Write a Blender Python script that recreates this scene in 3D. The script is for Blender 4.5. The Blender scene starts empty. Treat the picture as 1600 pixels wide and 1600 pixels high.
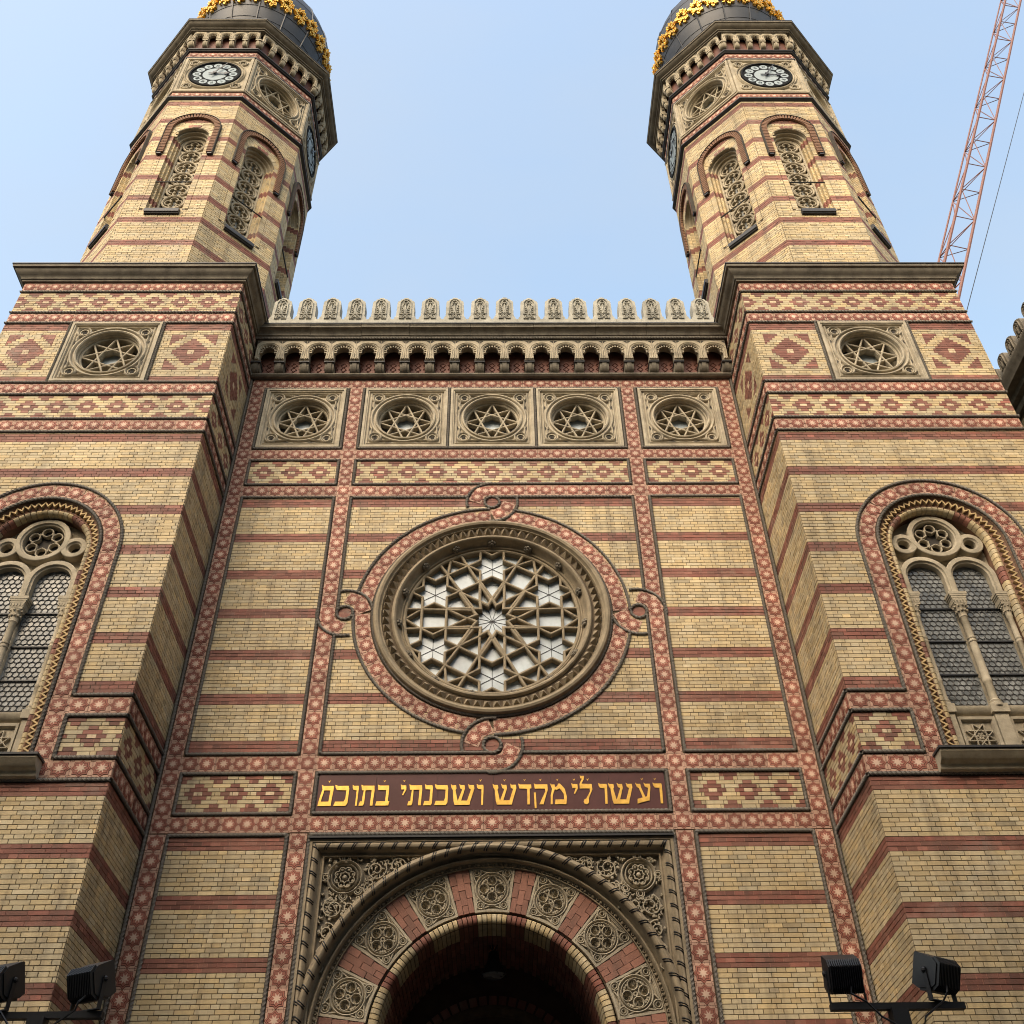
import bpy, math, random
import numpy as np
from mathutils import Matrix, Vector
random.seed(7)
PI = math.pi
SC = bpy.context.scene
COL = SC.collection
# ------------------------------------------------------------------ camera, sky, sun, exposure
CAM = np.array([0.0842, -14.0805, 1.6])
CR = np.array([0.99988481, -0.00840641, -0.01263755])
CU = np.array([0.00379417, -0.66774867, 0.74437713])
CF = np.array([0.01469625, 0.74433933, 0.66763986])
FPX = 1623.0
cam = bpy.data.cameras.new("camera")
cam.sensor_width = 36.0
cam.lens = 36.0 * FPX / 1600.0
cam.clip_end = 5000.0
camo = bpy.data.objects.new("camera", cam)
COL.objects.link(camo)
camo.matrix_world = Matrix(((CR[0], CU[0], -CF[0], CAM[0]), (CR[1], CU[1], -CF[1], CAM[1]),
                            (CR[2], CU[2], -CF[2], CAM[2]), (0, 0, 0, 1)))
SC.camera = camo

SUN_EL, SUN_AZ = math.radians(40), math.radians(-155)      # azimuth from +y towards +x: behind the camera, left
SDIR = Vector((math.sin(SUN_AZ) * math.cos(SUN_EL), math.cos(SUN_AZ) * math.cos(SUN_EL), math.sin(SUN_EL)))
world = bpy.data.worlds.new("World")
SC.world = world
world.use_nodes = True
wn = world.node_tree
bg = wn.nodes["Background"]
sky = wn.nodes.new("ShaderNodeTexSky")
sky.sky_type = 'NISHITA'
sky.sun_disc = False
sky.sun_elevation = SUN_EL
sky.sun_rotation = SUN_AZ
sky.air_density = 2.0
sky.dust_density = 6.0
sky.ozone_density = 0.7
tcs = wn.nodes.new("ShaderNodeTexCoord")                     # thin high haze, drawn out in wisps
mps = wn.nodes.new("ShaderNodeMapping"); mps.inputs["Scale"].default_value = (1.0, 2.2, 1.6); mps.inputs["Rotation"].default_value = (0.3, 0.2, 0.6)
wn.links.new(tcs.outputs["Generated"], mps.inputs["Vector"])
nss = wn.nodes.new("ShaderNodeTexNoise"); nss.inputs["Scale"].default_value = 2.2; nss.inputs["Detail"].default_value = 7; nss.inputs["Roughness"].default_value = 0.55
wn.links.new(mps.outputs[0], nss.inputs["Vector"])
mrs = wn.nodes.new("ShaderNodeMapRange"); mrs.inputs[1].default_value = 0.35; mrs.inputs[2].default_value = 0.75; mrs.inputs[3].default_value = 0.05; mrs.inputs[4].default_value = 0.45
wn.links.new(nss.outputs["Fac"], mrs.inputs[0])
mxs = wn.nodes.new("ShaderNodeMix"); mxs.data_type = 'RGBA'; mxs.inputs[7].default_value = (1.75, 1.95, 2.2, 1)
wn.links.new(mrs.outputs[0], mxs.inputs[0]); wn.links.new(sky.outputs[0], mxs.inputs[6])
wn.links.new(mxs.outputs[2], bg.inputs[0])
bg.inputs[1].default_value = 0.15
sun = bpy.data.lights.new("sun", 'SUN')
sun.energy = 0.68
sun.angle = math.radians(50)
sun.color = (1.0, 0.985, 0.965)
suno = bpy.data.objects.new("sun", sun)
suno.rotation_euler = SDIR.to_track_quat('Z', 'Y').to_euler()
COL.objects.link(suno)
SC.view_settings.view_transform = 'Standard'
SC.view_settings.look = 'None'
SC.view_settings.exposure = 1.3
SC.view_settings.gamma = 1.0
SC.cycles.pixel_filter_type = 'BLACKMAN_HARRIS'
SC.cycles.filter_width = 1.05
SC.view_settings.use_curve_mapping = False

# ------------------------------------------------------------------ materials
def mat(name, color, rough=0.85, metal=0.0, var=0.25, scale=6.0, grime=0.0, grime_col=(0.03, 0.027, 0.024),
        source=None, bump=0.0, bscale=60.0, spec=0.3, streak=False, pale=0.0, orand=0.0, cells=0.0, broad=0.0):
    m = bpy.data.materials.new(name)
    m.use_nodes = True
    nt = m.node_tree
    N, L = nt.nodes, nt.links
    b = N["Principled BSDF"]
    b.inputs["Roughness"].default_value = rough
    b.inputs["Metallic"].default_value = metal
    b.inputs["Specular IOR Level"].default_value = spec
    geo = N.new("ShaderNodeNewGeometry")
    if source == 'attr':
        c = N.new("ShaderNodeAttribute"); c.attribute_name = "col"; out = c.outputs["Color"]
    elif source == 'object':
        c = N.new("ShaderNodeObjectInfo"); out = c.outputs["Color"]
    else:
        c = N.new("ShaderNodeRGB"); c.outputs[0].default_value = (*color, 1); out = c.outputs[0]
    if var > 0:
        no = N.new("ShaderNodeTexNoise"); no.inputs["Scale"].default_value = scale
        no.inputs["Detail"].default_value = 6; no.inputs["Roughness"].default_value = 0.65
        L.new(geo.outputs["Position"], no.inputs["Vector"])
        mr = N.new("ShaderNodeMapRange")
        mr.inputs[1].default_value = 0.3; mr.inputs[2].default_value = 0.7
        mr.inputs[3].default_value = 1 - var; mr.inputs[4].default_value = 1 + var * 0.6
        L.new(no.outputs["Fac"], mr.inputs[0])
        mx = N.new("ShaderNodeMix"); mx.data_type = 'RGBA'; mx.blend_type = 'MULTIPLY'
        mx.inputs[0].default_value = 1.0
        L.new(out, mx.inputs[6]); L.new(mr.outputs[0], mx.inputs[7])
        out = mx.outputs[2]
    if grime > 0:
        mp = N.new("ShaderNodeMapping")
        mp.inputs["Scale"].default_value = (3.0, 3.0, 0.3) if streak else (1.0, 1.0, 1.0)
        L.new(geo.outputs["Position"], mp.inputs["Vector"])
        n2 = N.new("ShaderNodeTexNoise"); n2.inputs["Scale"].default_value = 1.3
        n2.inputs["Detail"].default_value = 8; n2.inputs["Roughness"].default_value = 0.7
        L.new(mp.outputs[0], n2.inputs["Vector"])
        m2 = N.new("ShaderNodeMapRange")
        m2.inputs[1].default_value = 0.50; m2.inputs[2].default_value = 0.76
        m2.inputs[3].default_value = 0.0; m2.inputs[4].default_value = grime
        L.new(n2.outputs["Fac"], m2.inputs[0])
        x2 = N.new("ShaderNodeMix"); x2.data_type = 'RGBA'
        L.new(m2.outputs[0], x2.inputs[0]); L.new(out, x2.inputs[6])
        x2.inputs[7].default_value = (*grime_col, 1)
        out = x2.outputs[2]
    if broad > 0:                                           # ageing over whole stretches of wall
        n7 = N.new("ShaderNodeTexNoise"); n7.inputs["Scale"].default_value = 0.45
        n7.inputs["Detail"].default_value = 4; L.new(geo.outputs["Position"], n7.inputs["Vector"])
        m7 = N.new("ShaderNodeMapRange"); m7.inputs[1].default_value = 0.35; m7.inputs[2].default_value = 0.65
        m7.inputs[3].default_value = 1 - broad; m7.inputs[4].default_value = 1 + broad * 0.5
        L.new(n7.outputs["Fac"], m7.inputs[0])
        x7 = N.new("ShaderNodeMix"); x7.data_type = 'RGBA'; x7.blend_type = 'MULTIPLY'; x7.inputs[0].default_value = 1.0
        L.new(out, x7.inputs[6]); L.new(m7.outputs[0], x7.inputs[7]); out = x7.outputs[2]
    if pale > 0:                                            # salts and old cleaning patches
        n4 = N.new("ShaderNodeTexNoise"); n4.inputs["Scale"].default_value = 0.55
        n4.inputs["Detail"].default_value = 9; n4.inputs["Roughness"].default_value = 0.72
        L.new(geo.outputs["Position"], n4.inputs["Vector"])
        m4 = N.new("ShaderNodeMapRange"); m4.inputs[1].default_value = 0.55; m4.inputs[2].default_value = 0.75
        m4.inputs[3].default_value = 0.0; m4.inputs[4].default_value = pale
        L.new(n4.outputs["Fac"], m4.inputs[0])
        x4 = N.new("ShaderNodeMix"); x4.data_type = 'RGBA'
        L.new(m4.outputs[0], x4.inputs[0]); L.new(out, x4.inputs[6]); x4.inputs[7].default_value = (0.45, 0.40, 0.33, 1)
        out = x4.outputs[2]
    if orand > 0:                                           # each piece has its own tone
        oi = N.new("ShaderNodeObjectInfo")
        m5 = N.new("ShaderNodeMapRange"); m5.inputs[3].default_value = 1 - orand; m5.inputs[4].default_value = 1 + orand * 0.6
        L.new(oi.outputs["Random"], m5.inputs[0])
        x5 = N.new("ShaderNodeMix"); x5.data_type = 'RGBA'; x5.blend_type = 'MULTIPLY'; x5.inputs[0].default_value = 1.0
        L.new(out, x5.inputs[6]); L.new(m5.outputs[0], x5.inputs[7]); out = x5.outputs[2]
    if cells > 0:                                           # separate quarries of glass
        vo = N.new("ShaderNodeTexVoronoi"); vo.inputs["Scale"].default_value = cells
        L.new(geo.outputs["Position"], vo.inputs["Vector"])
        bw_ = N.new("ShaderNodeRGBToBW"); L.new(vo.outputs["Color"], bw_.inputs[0])
        m6 = N.new("ShaderNodeMapRange"); m6.inputs[3].default_value = 0.55; m6.inputs[4].default_value = 1.5
        L.new(bw_.outputs[0], m6.inputs[0])
        x6 = N.new("ShaderNodeMix"); x6.data_type = 'RGBA'; x6.blend_type = 'MULTIPLY'; x6.inputs[0].default_value = 1.0
        L.new(out, x6.inputs[6]); L.new(m6.outputs[0], x6.inputs[7]); out = x6.outputs[2]
        mr6 = N.new("ShaderNodeMapRange"); mr6.inputs[3].default_value = 0.15; mr6.inputs[4].default_value = 0.55
        L.new(bw_.outputs[0], mr6.inputs[0]); L.new(mr6.outputs[0], b.inputs["Roughness"])
    L.new(out, b.inputs["Base Color"])
    if bump > 0:
        n3 = N.new("ShaderNodeTexNoise"); n3.inputs["Scale"].default_value = bscale
        n3.inputs["Detail"].default_value = 4
        L.new(geo.outputs["Position"], n3.inputs["Vector"])
        bp = N.new("ShaderNodeBump"); bp.inputs["Strength"].default_value = bump; bp.inputs["Distance"].default_value = 0.01
        L.new(n3.outputs["Fac"], bp.inputs["Height"])
        L.new(bp.outputs[0], b.inputs["Normal"])
    return m

M = {}
M['brick'] = mat("brick_glazed", (1, 1, 1), 0.7, var=0.13, scale=9, grime=0.6, grime_col=(0.075, 0.06, 0.048), pale=0.35, broad=0.2, source='attr', bump=0.25, bscale=45, streak=True)
M['brick1'] = mat("brick_single", (1, 1, 1), 0.7, var=0.13, scale=9, grime=0.6, grime_col=(0.075, 0.06, 0.048), pale=0.35, broad=0.2, source='object', bump=0.25, bscale=45, streak=True)
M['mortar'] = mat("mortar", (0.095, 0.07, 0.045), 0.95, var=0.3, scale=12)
M['stone'] = mat("sandstone", (0.37, 0.32, 0.235), 0.9, var=0.3, scale=5, grime=0.65, grime_col=(0.075, 0.062, 0.048), bump=0.3, bscale=40)
M['stone_dark'] = mat("weathered_shaded_stone", (0.17, 0.148, 0.115), 0.9, var=0.4, scale=4, grime=0.65, grime_col=(0.04, 0.036, 0.032), bump=0.3, bscale=40, streak=True)  # sooty stone, darkened further in colour for the shade under mouldings
M['stone_grey'] = mat("grey_stone", (0.35, 0.335, 0.285), 0.9, var=0.3, scale=5, grime=0.6, grime_col=(0.07, 0.066, 0.058), bump=0.3, bscale=40)
M['lead'] = mat("lead_flashing", (0.035, 0.034, 0.036), 0.55, var=0.3, scale=4)
M['rope'] = mat("dark_terracotta", (0.19, 0.172, 0.148), 0.75, var=0.35, scale=25, grime=0.3)
M['t_plate'] = mat("tile_buff", (0.44, 0.275, 0.20), 0.75, orand=0.2, var=0.25, scale=7, grime=0.35, grime_col=(0.1, 0.06, 0.045))
M['t_red'] = mat("tile_red", (0.30, 0.112, 0.078), 0.7, orand=0.3, var=0.25, scale=7, grime=0.35, grime_col=(0.11, 0.045, 0.035))
M['t_dark'] = mat("tile_groove", (0.07, 0.022, 0.016), 0.9, var=0.2)
M['t_star'] = mat("tile_star", (0.56, 0.395, 0.295), 0.7, orand=0.28, var=0.2, scale=7, grime=0.3, grime_col=(0.22, 0.15, 0.11))
M['slab'] = mat("maroon_slab", (0.085, 0.034, 0.031), 0.4, var=0.2, scale=3, spec=0.18)
M['gold'] = mat("gold_leaf", (0.60, 0.35, 0.075), 0.42, metal=0.7, var=0.25, scale=14)
M['gilt'] = mat("dome_gilding", (0.85, 0.55, 0.12), 0.36, metal=0.85, var=0.3, scale=14)
M['pane'] = mat("pale_sky_glass", (0.35, 0.405, 0.435), 0.3, orand=0.25, var=0.3, scale=3, spec=0.6)  # pale base colour stands in for the reflected sky
M['glass'] = mat("leaded_glass", (0.165, 0.172, 0.17), 0.35, var=0.35, scale=2.5, spec=0.4, cells=11)
M['lead_came'] = mat("lead_came", (0.12, 0.118, 0.115), 0.6, var=0.2)
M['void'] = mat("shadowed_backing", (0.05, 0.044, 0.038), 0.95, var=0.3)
M['iron'] = mat("black_iron", (0.012, 0.012, 0.014), 0.5, var=0.3, spec=0.4)
M['lamp'] = mat("black_lamp_housing", (0.010, 0.010, 0.012), 0.45, var=0.3, spec=0.5)
M['slate'] = mat("dome_slate", (0.026, 0.028, 0.034), 0.5, var=0.3, scale=5, grime=0.3, grime_col=(0.02, 0.02, 0.022))
M['dialwhite'] = mat("dial_white", (0.29, 0.34, 0.37), 0.7, var=0.08, spec=0.1)
M['dialblack'] = mat("dial_black", (0.016, 0.018, 0.02), 0.8, var=0.2, spec=0.05)
M['crane'] = mat("crane_paint", (0.19, 0.085, 0.065), 0.6, var=0.2)
M['ground'] = mat("asphalt", (0.06, 0.058, 0.056), 0.9, var=0.3, scale=2, bump=0.3)
M['plaster'] = mat("plaster", (0.36, 0.29, 0.2), 0.9, var=0.2, scale=2)
M['rimstone'] = mat("brown_stone", (0.265, 0.215, 0.145), 0.9, var=0.3, scale=5, grime=0.6, grime_col=(0.07, 0.056, 0.042), bump=0.3, bscale=40)
M['zigzag'] = mat("zigzag_brick", (0.46, 0.33, 0.165), 0.8, var=0.3, scale=8, grime=0.4)
M['umber'] = mat("umber_terracotta", (0.19, 0.105, 0.065), 0.85, var=0.3, scale=8)
M['oak'] = mat("dark_oak", (0.05, 0.03, 0.018), 0.6, var=0.3, scale=6)
M['pointing'] = mat("red_pointing", (0.27, 0.125, 0.09), 0.9, var=0.2, scale=9)
M['render'] = mat("street_render", (0.17, 0.14, 0.11), 0.9, var=0.2, scale=2)
M['glazed'] = mat("shaded_glazed_tile", (0.13, 0.05, 0.035), 0.6, var=0.3, scale=9)  # glazed red tile, colour darkened for the shade behind the arcade arches
M['terracotta'] = mat("plain_terracotta", (0.27, 0.12, 0.075), 0.8, var=0.3, scale=9, grime=0.35)

wm = mat("wing_brick", (1, 1, 1), 0.9, var=0.0)
_n = wm.node_tree; _b = _n.nodes.new("ShaderNodeTexBrick"); _g = _n.nodes.new("ShaderNodeNewGeometry")
_s = _n.nodes.new("ShaderNodeSeparateXYZ"); _c = _n.nodes.new("ShaderNodeCombineXYZ"); _a = _n.nodes.new("ShaderNodeMath")
_n.links.new(_g.outputs["Position"], _s.inputs[0]); _n.links.new(_s.outputs[0], _a.inputs[0]); _n.links.new(_s.outputs[1], _a.inputs[1])
_n.links.new(_a.outputs[0], _c.inputs[0]); _n.links.new(_s.outputs[2], _c.inputs[1]); _n.links.new(_c.outputs[0], _b.inputs["Vector"])
_b.inputs["Color1"].default_value = (0.40, 0.31, 0.18, 1); _b.inputs["Color2"].default_value = (0.33, 0.25, 0.14, 1); _b.inputs["Mortar"].default_value = (0.1, 0.075, 0.05, 1)
_b.inputs["Scale"].default_value = 1.0; _b.inputs["Brick Width"].default_value = 0.256; _b.inputs["Row Height"].default_value = 0.0637; _b.inputs["Mortar Size"].default_value = 0.006
_n.links.new(_b.outputs[0], _n.nodes["Principled BSDF"].inputs["Base Color"])
M['wing'] = wm
YEL = np.array([0.475, 0.377, 0.222])
RED = np.array([0.21, 0.086, 0.061])
PALE = np.array([0.60, 0.46, 0.30])
def bcol(kind):
    if kind == 'k':
        return np.array([0.25, 0.115, 0.08]) * random.uniform(0.8, 1.15)
    if kind == 'p':
        return PALE * random.uniform(0.85, 1.05)
    if kind == 'y':
        k = random.gauss(1.0, 0.06)
        q = random.random()
        if q < 0.05: k *= 1.2
        elif q < 0.12: k *= 0.78
        w = random.uniform(-0.05, 0.05)
        return np.clip(YEL * k * np.array([1 + w, 1, 1 - 2 * w]), 0.02, 0.8)
    k = random.gauss(1.0, 0.14)
    if random.random() < 0.08: k *= 1.3
    w = random.uniform(-0.1, 0.15)
    return np.clip(RED * k * np.array([1, 1 + w, 1 + w]), 0.01, 0.6)

# ------------------------------------------------------------------ mesh helpers
class Fr:
    """a flat frame: u, v in the plane, n outwards"""
    def __init__(s, o, U, V):
        s.o = np.array(o, float); s.U = np.array(U, float); s.V = np.array(V, float); s.N = np.cross(s.U, s.V)
    def p(s, u, v, n=0.0):
        return s.o + s.U * u + s.V * v + s.N * n
    def sub(s, u, v, n=0.0, ang=0.0):
        c, d = math.cos(ang), math.sin(ang)
        return Fr(s.p(u, v, n), s.U * c + s.V * d, -s.U * d + s.V * c)
    def mat(s, su=1, sv=1, sn=1):
        U, V, N, o = s.U * su, s.V * sv, s.N * sn, s.o
        return Matrix(((U[0], V[0], N[0], o[0]), (U[1], V[1], N[1], o[1]), (U[2], V[2], N[2], o[2]), (0, 0, 0, 1)))
X, Y, Z = (1, 0, 0), (0, 1, 0), (0, 0, 1)
LOCAL = Fr((0, 0, 0), X, Y)          # for shared meshes: x, y in plane, z outwards
PLAN = Fr((0, 0, 0), X, Y)
FC = Fr((0, 0, 0), X, Z)             # the central wall, facing the street

class MB:
    def __init__(s): s.v = []; s.f = []; s.m = []; s.c = []
    def add(s, vs, fs, mi=0, col=None):
        b = len(s.v); s.v.extend([tuple(p) for p in vs])
        for f in fs:
            s.f.append(tuple(i + b for i in f)); s.m.append(mi); s.c.append(col)
    def quad(s, a, b, c, d, mi=0, col=None): s.add([a, b, c, d], [(0, 1, 2, 3)], mi, col)
    def rect(s, fr, u0, u1, v0, v1, n=0.0, mi=0):
        s.quad(fr.p(u0, v0, n), fr.p(u1, v0, n), fr.p(u1, v1, n), fr.p(u0, v1, n), mi)
    def box(s, fr, u0, u1, v0, v1, n0, n1, mi=0, back=True, col=None):
        vs = [fr.p(u, v, n) for n in (n0, n1) for v in (v0, v1) for u in (u0, u1)]
        fs = [(4, 5, 7, 6), (0, 1, 5, 4), (1, 3, 7, 5), (3, 2, 6, 7), (2, 0, 4, 6)]
        if back: fs.append((0, 2, 3, 1))
        s.add(vs, fs, mi, col)
    def prism(s, fr, poly, n0, n1, mi=0, back=False):
        a = sum(poly[i][0] * poly[(i + 1) % len(poly)][1] - poly[(i + 1) % len(poly)][0] * poly[i][1] for i in range(len(poly)))
        if a < 0: poly = poly[::-1]
        k = len(poly)
        vs = [fr.p(u, v, n1) for u, v in poly] + [fr.p(u, v, n0) for u, v in poly]
        fs = [tuple(range(k))] + [(i, i + k, (i + 1) % k + k, (i + 1) % k) for i in range(k)]
        if back: fs.append(tuple(range(2 * k - 1, k - 1, -1)))
        s.add(vs, fs, mi)
    def cap(s, fr, poly, n, mi=0):
        a = sum(poly[i][0] * poly[(i + 1) % len(poly)][1] - poly[(i + 1) % len(poly)][0] * poly[i][1] for i in range(len(poly)))
        if a < 0: poly = poly[::-1]
        s.add([fr.p(u, v, n) for u, v in poly], [tuple(range(len(poly)))], mi)
    def sweep(s, fr, path, prof, closed=False, mi=0, ends=True):
        """prof: (lateral, n) points; lateral is to the LEFT of the path direction"""
        P = [np.array(p, float) for p in path]
        k = len(P); rings = []
        for i in range(k):
            a = P[i] - P[i - 1] if (closed or i > 0) else P[1] - P[0]
            b = P[(i + 1) % k] - P[i] if (closed or i < k - 1) else P[-1] - P[-2]
            a = a / (np.linalg.norm(a) + 1e-12); b = b / (np.linalg.norm(b) + 1e-12)
            t = a + b; t = t / (np.linalg.norm(t) + 1e-12)
            cs = max(0.25, float(t @ b))
            l = np.array([-t[1], t[0]]) / cs
            rings.append([fr.p(P[i][0] + l[0] * q, P[i][1] + l[1] * q, n) for q, n in prof])
        m = len(prof)
        vs = [p for r in rings for p in r]
        fs = []
        for i in range(k if closed else k - 1):
            j = (i + 1) % k
            for q in range(m - 1):
                fs.append((i * m + q, i * m + q + 1, j * m + q + 1, j * m + q))
        if ends and not closed:
            fs.append(tuple(range(m))); fs.append(tuple(range((k - 1) * m + m - 1, (k - 1) * m - 1, -1)))
        s.add(vs, fs, mi)
    def tube(s, pts, r, seg=6, mi=0, caps=True):
        P = [Vector(p) for p in pts]; k = len(P); rings = []
        for i in range(k):
            t = (P[min(i + 1, k - 1)] - P[max(i - 1, 0)]).normalized()
            up = Vector((0, 0, 1)) if abs(t.z) < 0.95 else Vector((1, 0, 0))
            a = t.cross(up).normalized(); b = a.cross(t).normalized()
            rr = r[i] if isinstance(r, (list, tuple)) else r
            rings.append([P[i] + (a * math.cos(2 * PI * q / seg) + b * math.sin(2 * PI * q / seg)) * rr for q in range(seg)])
        vs = [p for g in rings for p in g]; fs = []
        for i in range(k - 1):
            for q in range(seg):
                fs.append((i * seg + q, (i + 1) * seg + q, (i + 1) * seg + (q + 1) % seg, i * seg + (q + 1) % seg))
        if caps:
            fs.append(tuple(range(seg))); fs.append(tuple(range(k * seg - 1, (k - 1) * seg - 1, -1)))
        s.add(vs, fs, mi)
    def lathe(s, c, prof, seg=24, mi=0, a0=0.0, a1=2 * PI):
        full = abs(a1 - a0 - 2 * PI) < 1e-6
        k = seg if full else seg + 1
        vs = []; m = len(prof)
        for i in range(k):
            a = a0 + (a1 - a0) * i / seg
            for r_, z in prof: vs.append((c[0] + r_ * math.cos(a), c[1] + r_ * math.sin(a), c[2] + z))
        fs = []
        for i in range(seg):
            j = (i + 1) % k
            for q in range(m - 1): fs.append((i * m + q, j * m + q, j * m + q + 1, i * m + q + 1))
        s.add(vs, fs, mi)
    def ball(s, c, r, ru=6, rv=4, mi=0, N=None, flat=1.0):
        c = Vector(c)
        if N is None: N = Vector((0, 0, 1))
        N = Vector(N).normalized(); A = N.orthogonal().normalized(); B = N.cross(A)
        vs = []; fs = []
        for j in range(1, rv):
            ph = PI * j / rv
            for i in range(ru):
                th = 2 * PI * i / ru
                vs.append(c + (A * math.cos(th) + B * math.sin(th)) * (r * math.sin(ph)) + N * (r * flat * math.cos(ph)))
        vs.append(c + N * r * flat); vs.append(c - N * r * flat)
        t, b = len(vs) - 2, len(vs) - 1
        for j in range(rv - 2):
            for i in range(ru): fs.append((j * ru + i, (j + 1) * ru + i, (j + 1) * ru + (i + 1) % ru, j * ru + (i + 1) % ru))
        for i in range(ru):
            fs.append((t, i, (i + 1) % ru)); fs.append((b, (rv - 2) * ru + (i + 1) % ru, (rv - 2) * ru + i))
        s.add(vs, fs, mi)
    def mesh(s, name, mats, smooth=True, angle=38):
        me = bpy.data.meshes.new(name)
        me.from_pydata([tuple(map(float, p)) for p in s.v], [], s.f)
        for m in (mats if isinstance(mats, (list, tuple)) else [mats]): me.materials.append(M[m])
        me.polygons.foreach_set("material_index", s.m)
        if any(c is not None for c in s.c):
            at = me.color_attributes.new("col", 'FLOAT_COLOR', 'CORNER')
            arr = []
            for f, c in zip(s.f, s.c): arr.extend([*(c if c is not None else (0.3, 0.3, 0.3)), 1.0] * len(f))
            at.data.foreach_set("color", np.array(arr, dtype=np.float32))
        if smooth:
            me.polygons.foreach_set("use_smooth", [True] * len(s.f))
            me.set_sharp_from_angle(angle=math.radians(angle))
        me.update()
        return me

def link(name, me, parent=None, mw=None):
    o = bpy.data.objects.new(name, me)
    COL.objects.link(o)
    if parent is not None:
        o.parent = parent
        o.matrix_parent_inverse = INV.get(parent.name, Matrix.Identity(4))
    if mw is not None: o.matrix_basis = mw
    return o
INV = {}
def part(name, mb, mats, parent, smooth=True, angle=38):
    return link(name, mb.mesh(name, mats, smooth, angle), parent)
def sub_of_moved(parent_obj, name, me):
    """child sharing the moved local space of its parent"""
    o = bpy.data.objects.new(name, me); COL.objects.link(o); o.parent = parent_obj
    return o
def thing(name, loc, label, cat, group=None):
    o = bpy.data.objects.new(name, None); o.empty_display_size = 0.5
    COL.objects.link(o); o.location = loc
    INV[o.name] = Matrix.Translation(-Vector(loc))
    o["label"] = label; o["category"] = cat
    if group: o["group"] = group
    return o

def arc(c, r, a0, a1, k):
    return [(c[0] + r * math.cos(math.radians(a0 + (a1 - a0) * i / k)), c[1] + r * math.sin(math.radians(a0 + (a1 - a0) * i / k))) for i in range(k + 1)]
def circ(c, r, k, a0=0):
    return [(c[0] + r * math.cos(2 * PI * i / k + a0), c[1] + r * math.sin(2 * PI * i / k + a0)) for i in range(k)]
def archpath(hw, zs, zb, k=24, cu=0.0):
    """up the left side, over the arch, down the right: left normal points outwards... (clockwise)"""
    return [(cu - hw, zb)] + arc((cu, zs), hw, 180, 0, k) + [(cu + hw, zb)]
def starpoly(R, r, k=8, a0=0.0, c=(0, 0)):
    return [(c[0] + (R if i % 2 == 0 else r) * math.cos(PI * i / k + a0), c[1] + (R if i % 2 == 0 else r) * math.sin(PI * i / k + a0)) for i in range(2 * k)]
def rrect(w, d, k=3):
    """peaked bar profile, width w, from n0=d[0] to d[1]"""
    return [(-w / 2, d[0]), (-w / 2, d[1] - w * 0.3), (-w * 0.2, d[1]), (w * 0.2, d[1]), (w / 2, d[1] - w * 0.3), (w / 2, d[0])]
def roundprof(c, r, n0, n, k=6):
    """half-round roll, lateral centre c, radius r, springing at n0 and rising to n"""
    return [(c - r * math.cos(PI * i / k), n0 + (n - n0) * math.sin(PI * i / k)) for i in range(k + 1)]

def ray_poly(c, th, poly):
    d = (math.cos(th), math.sin(th)); best = None
    for i in range(len(poly)):
        ax, ay = poly[i]; bx, by = poly[(i + 1) % len(poly)]
        ex, ey = bx - ax, by - ay
        den = d[0] * ey - d[1] * ex
        if abs(den) < 1e-12: continue
        t = ((ax - c[0]) * ey - (ay - c[1]) * ex) / den
        w = ((ax - c[0]) * d[1] - (ay - c[1]) * d[0]) / den
        if t > 1e-9 and -1e-9 <= w <= 1 + 1e-9 and (best is None or t < best): best = t
    return (c[0] + d[0] * best, c[1] + d[1] * best)
def plate_hole(mb, fr, rect, hole, c, n=0.0, depth=None, mi=0, k=64):
    """a rectangle with a star-shaped hole, with an optional reveal to n=depth"""
    u0, u1, v0, v1 = rect
    box = [(u0, v0), (u1, v0), (u1, v1), (u0, v1)]
    th = [2 * PI * i / k for i in range(k)] + [math.atan2(y - c[1], x - c[0]) % (2 * PI) for x, y in box]
    th += [math.atan2(y - c[1], x - c[0]) % (2 * PI) for x, y in hole]
    th = sorted(th); t2 = []
    for t in th:
        if not t2 or t - t2[-1] > 1e-5: t2.append(t)
    ins = [ray_poly(c, t, hole) for t in t2]; out = [ray_poly(c, t, box) for t in t2]
    m = len(t2)
    vs = [fr.p(*p, n) for p in ins] + [fr.p(*p, n) for p in out]
    fs = [(i, i + m, (i + 1) % m + m, (i + 1) % m) for i in range(m)]
    if depth is not None:
        vs += [fr.p(*p, depth) for p in ins]
        fs += [(i, (i + 1) % m, (i + 1) % m + 2 * m, i + 2 * m) for i in range(m)]
    mb.add(vs, fs, mi)

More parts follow.
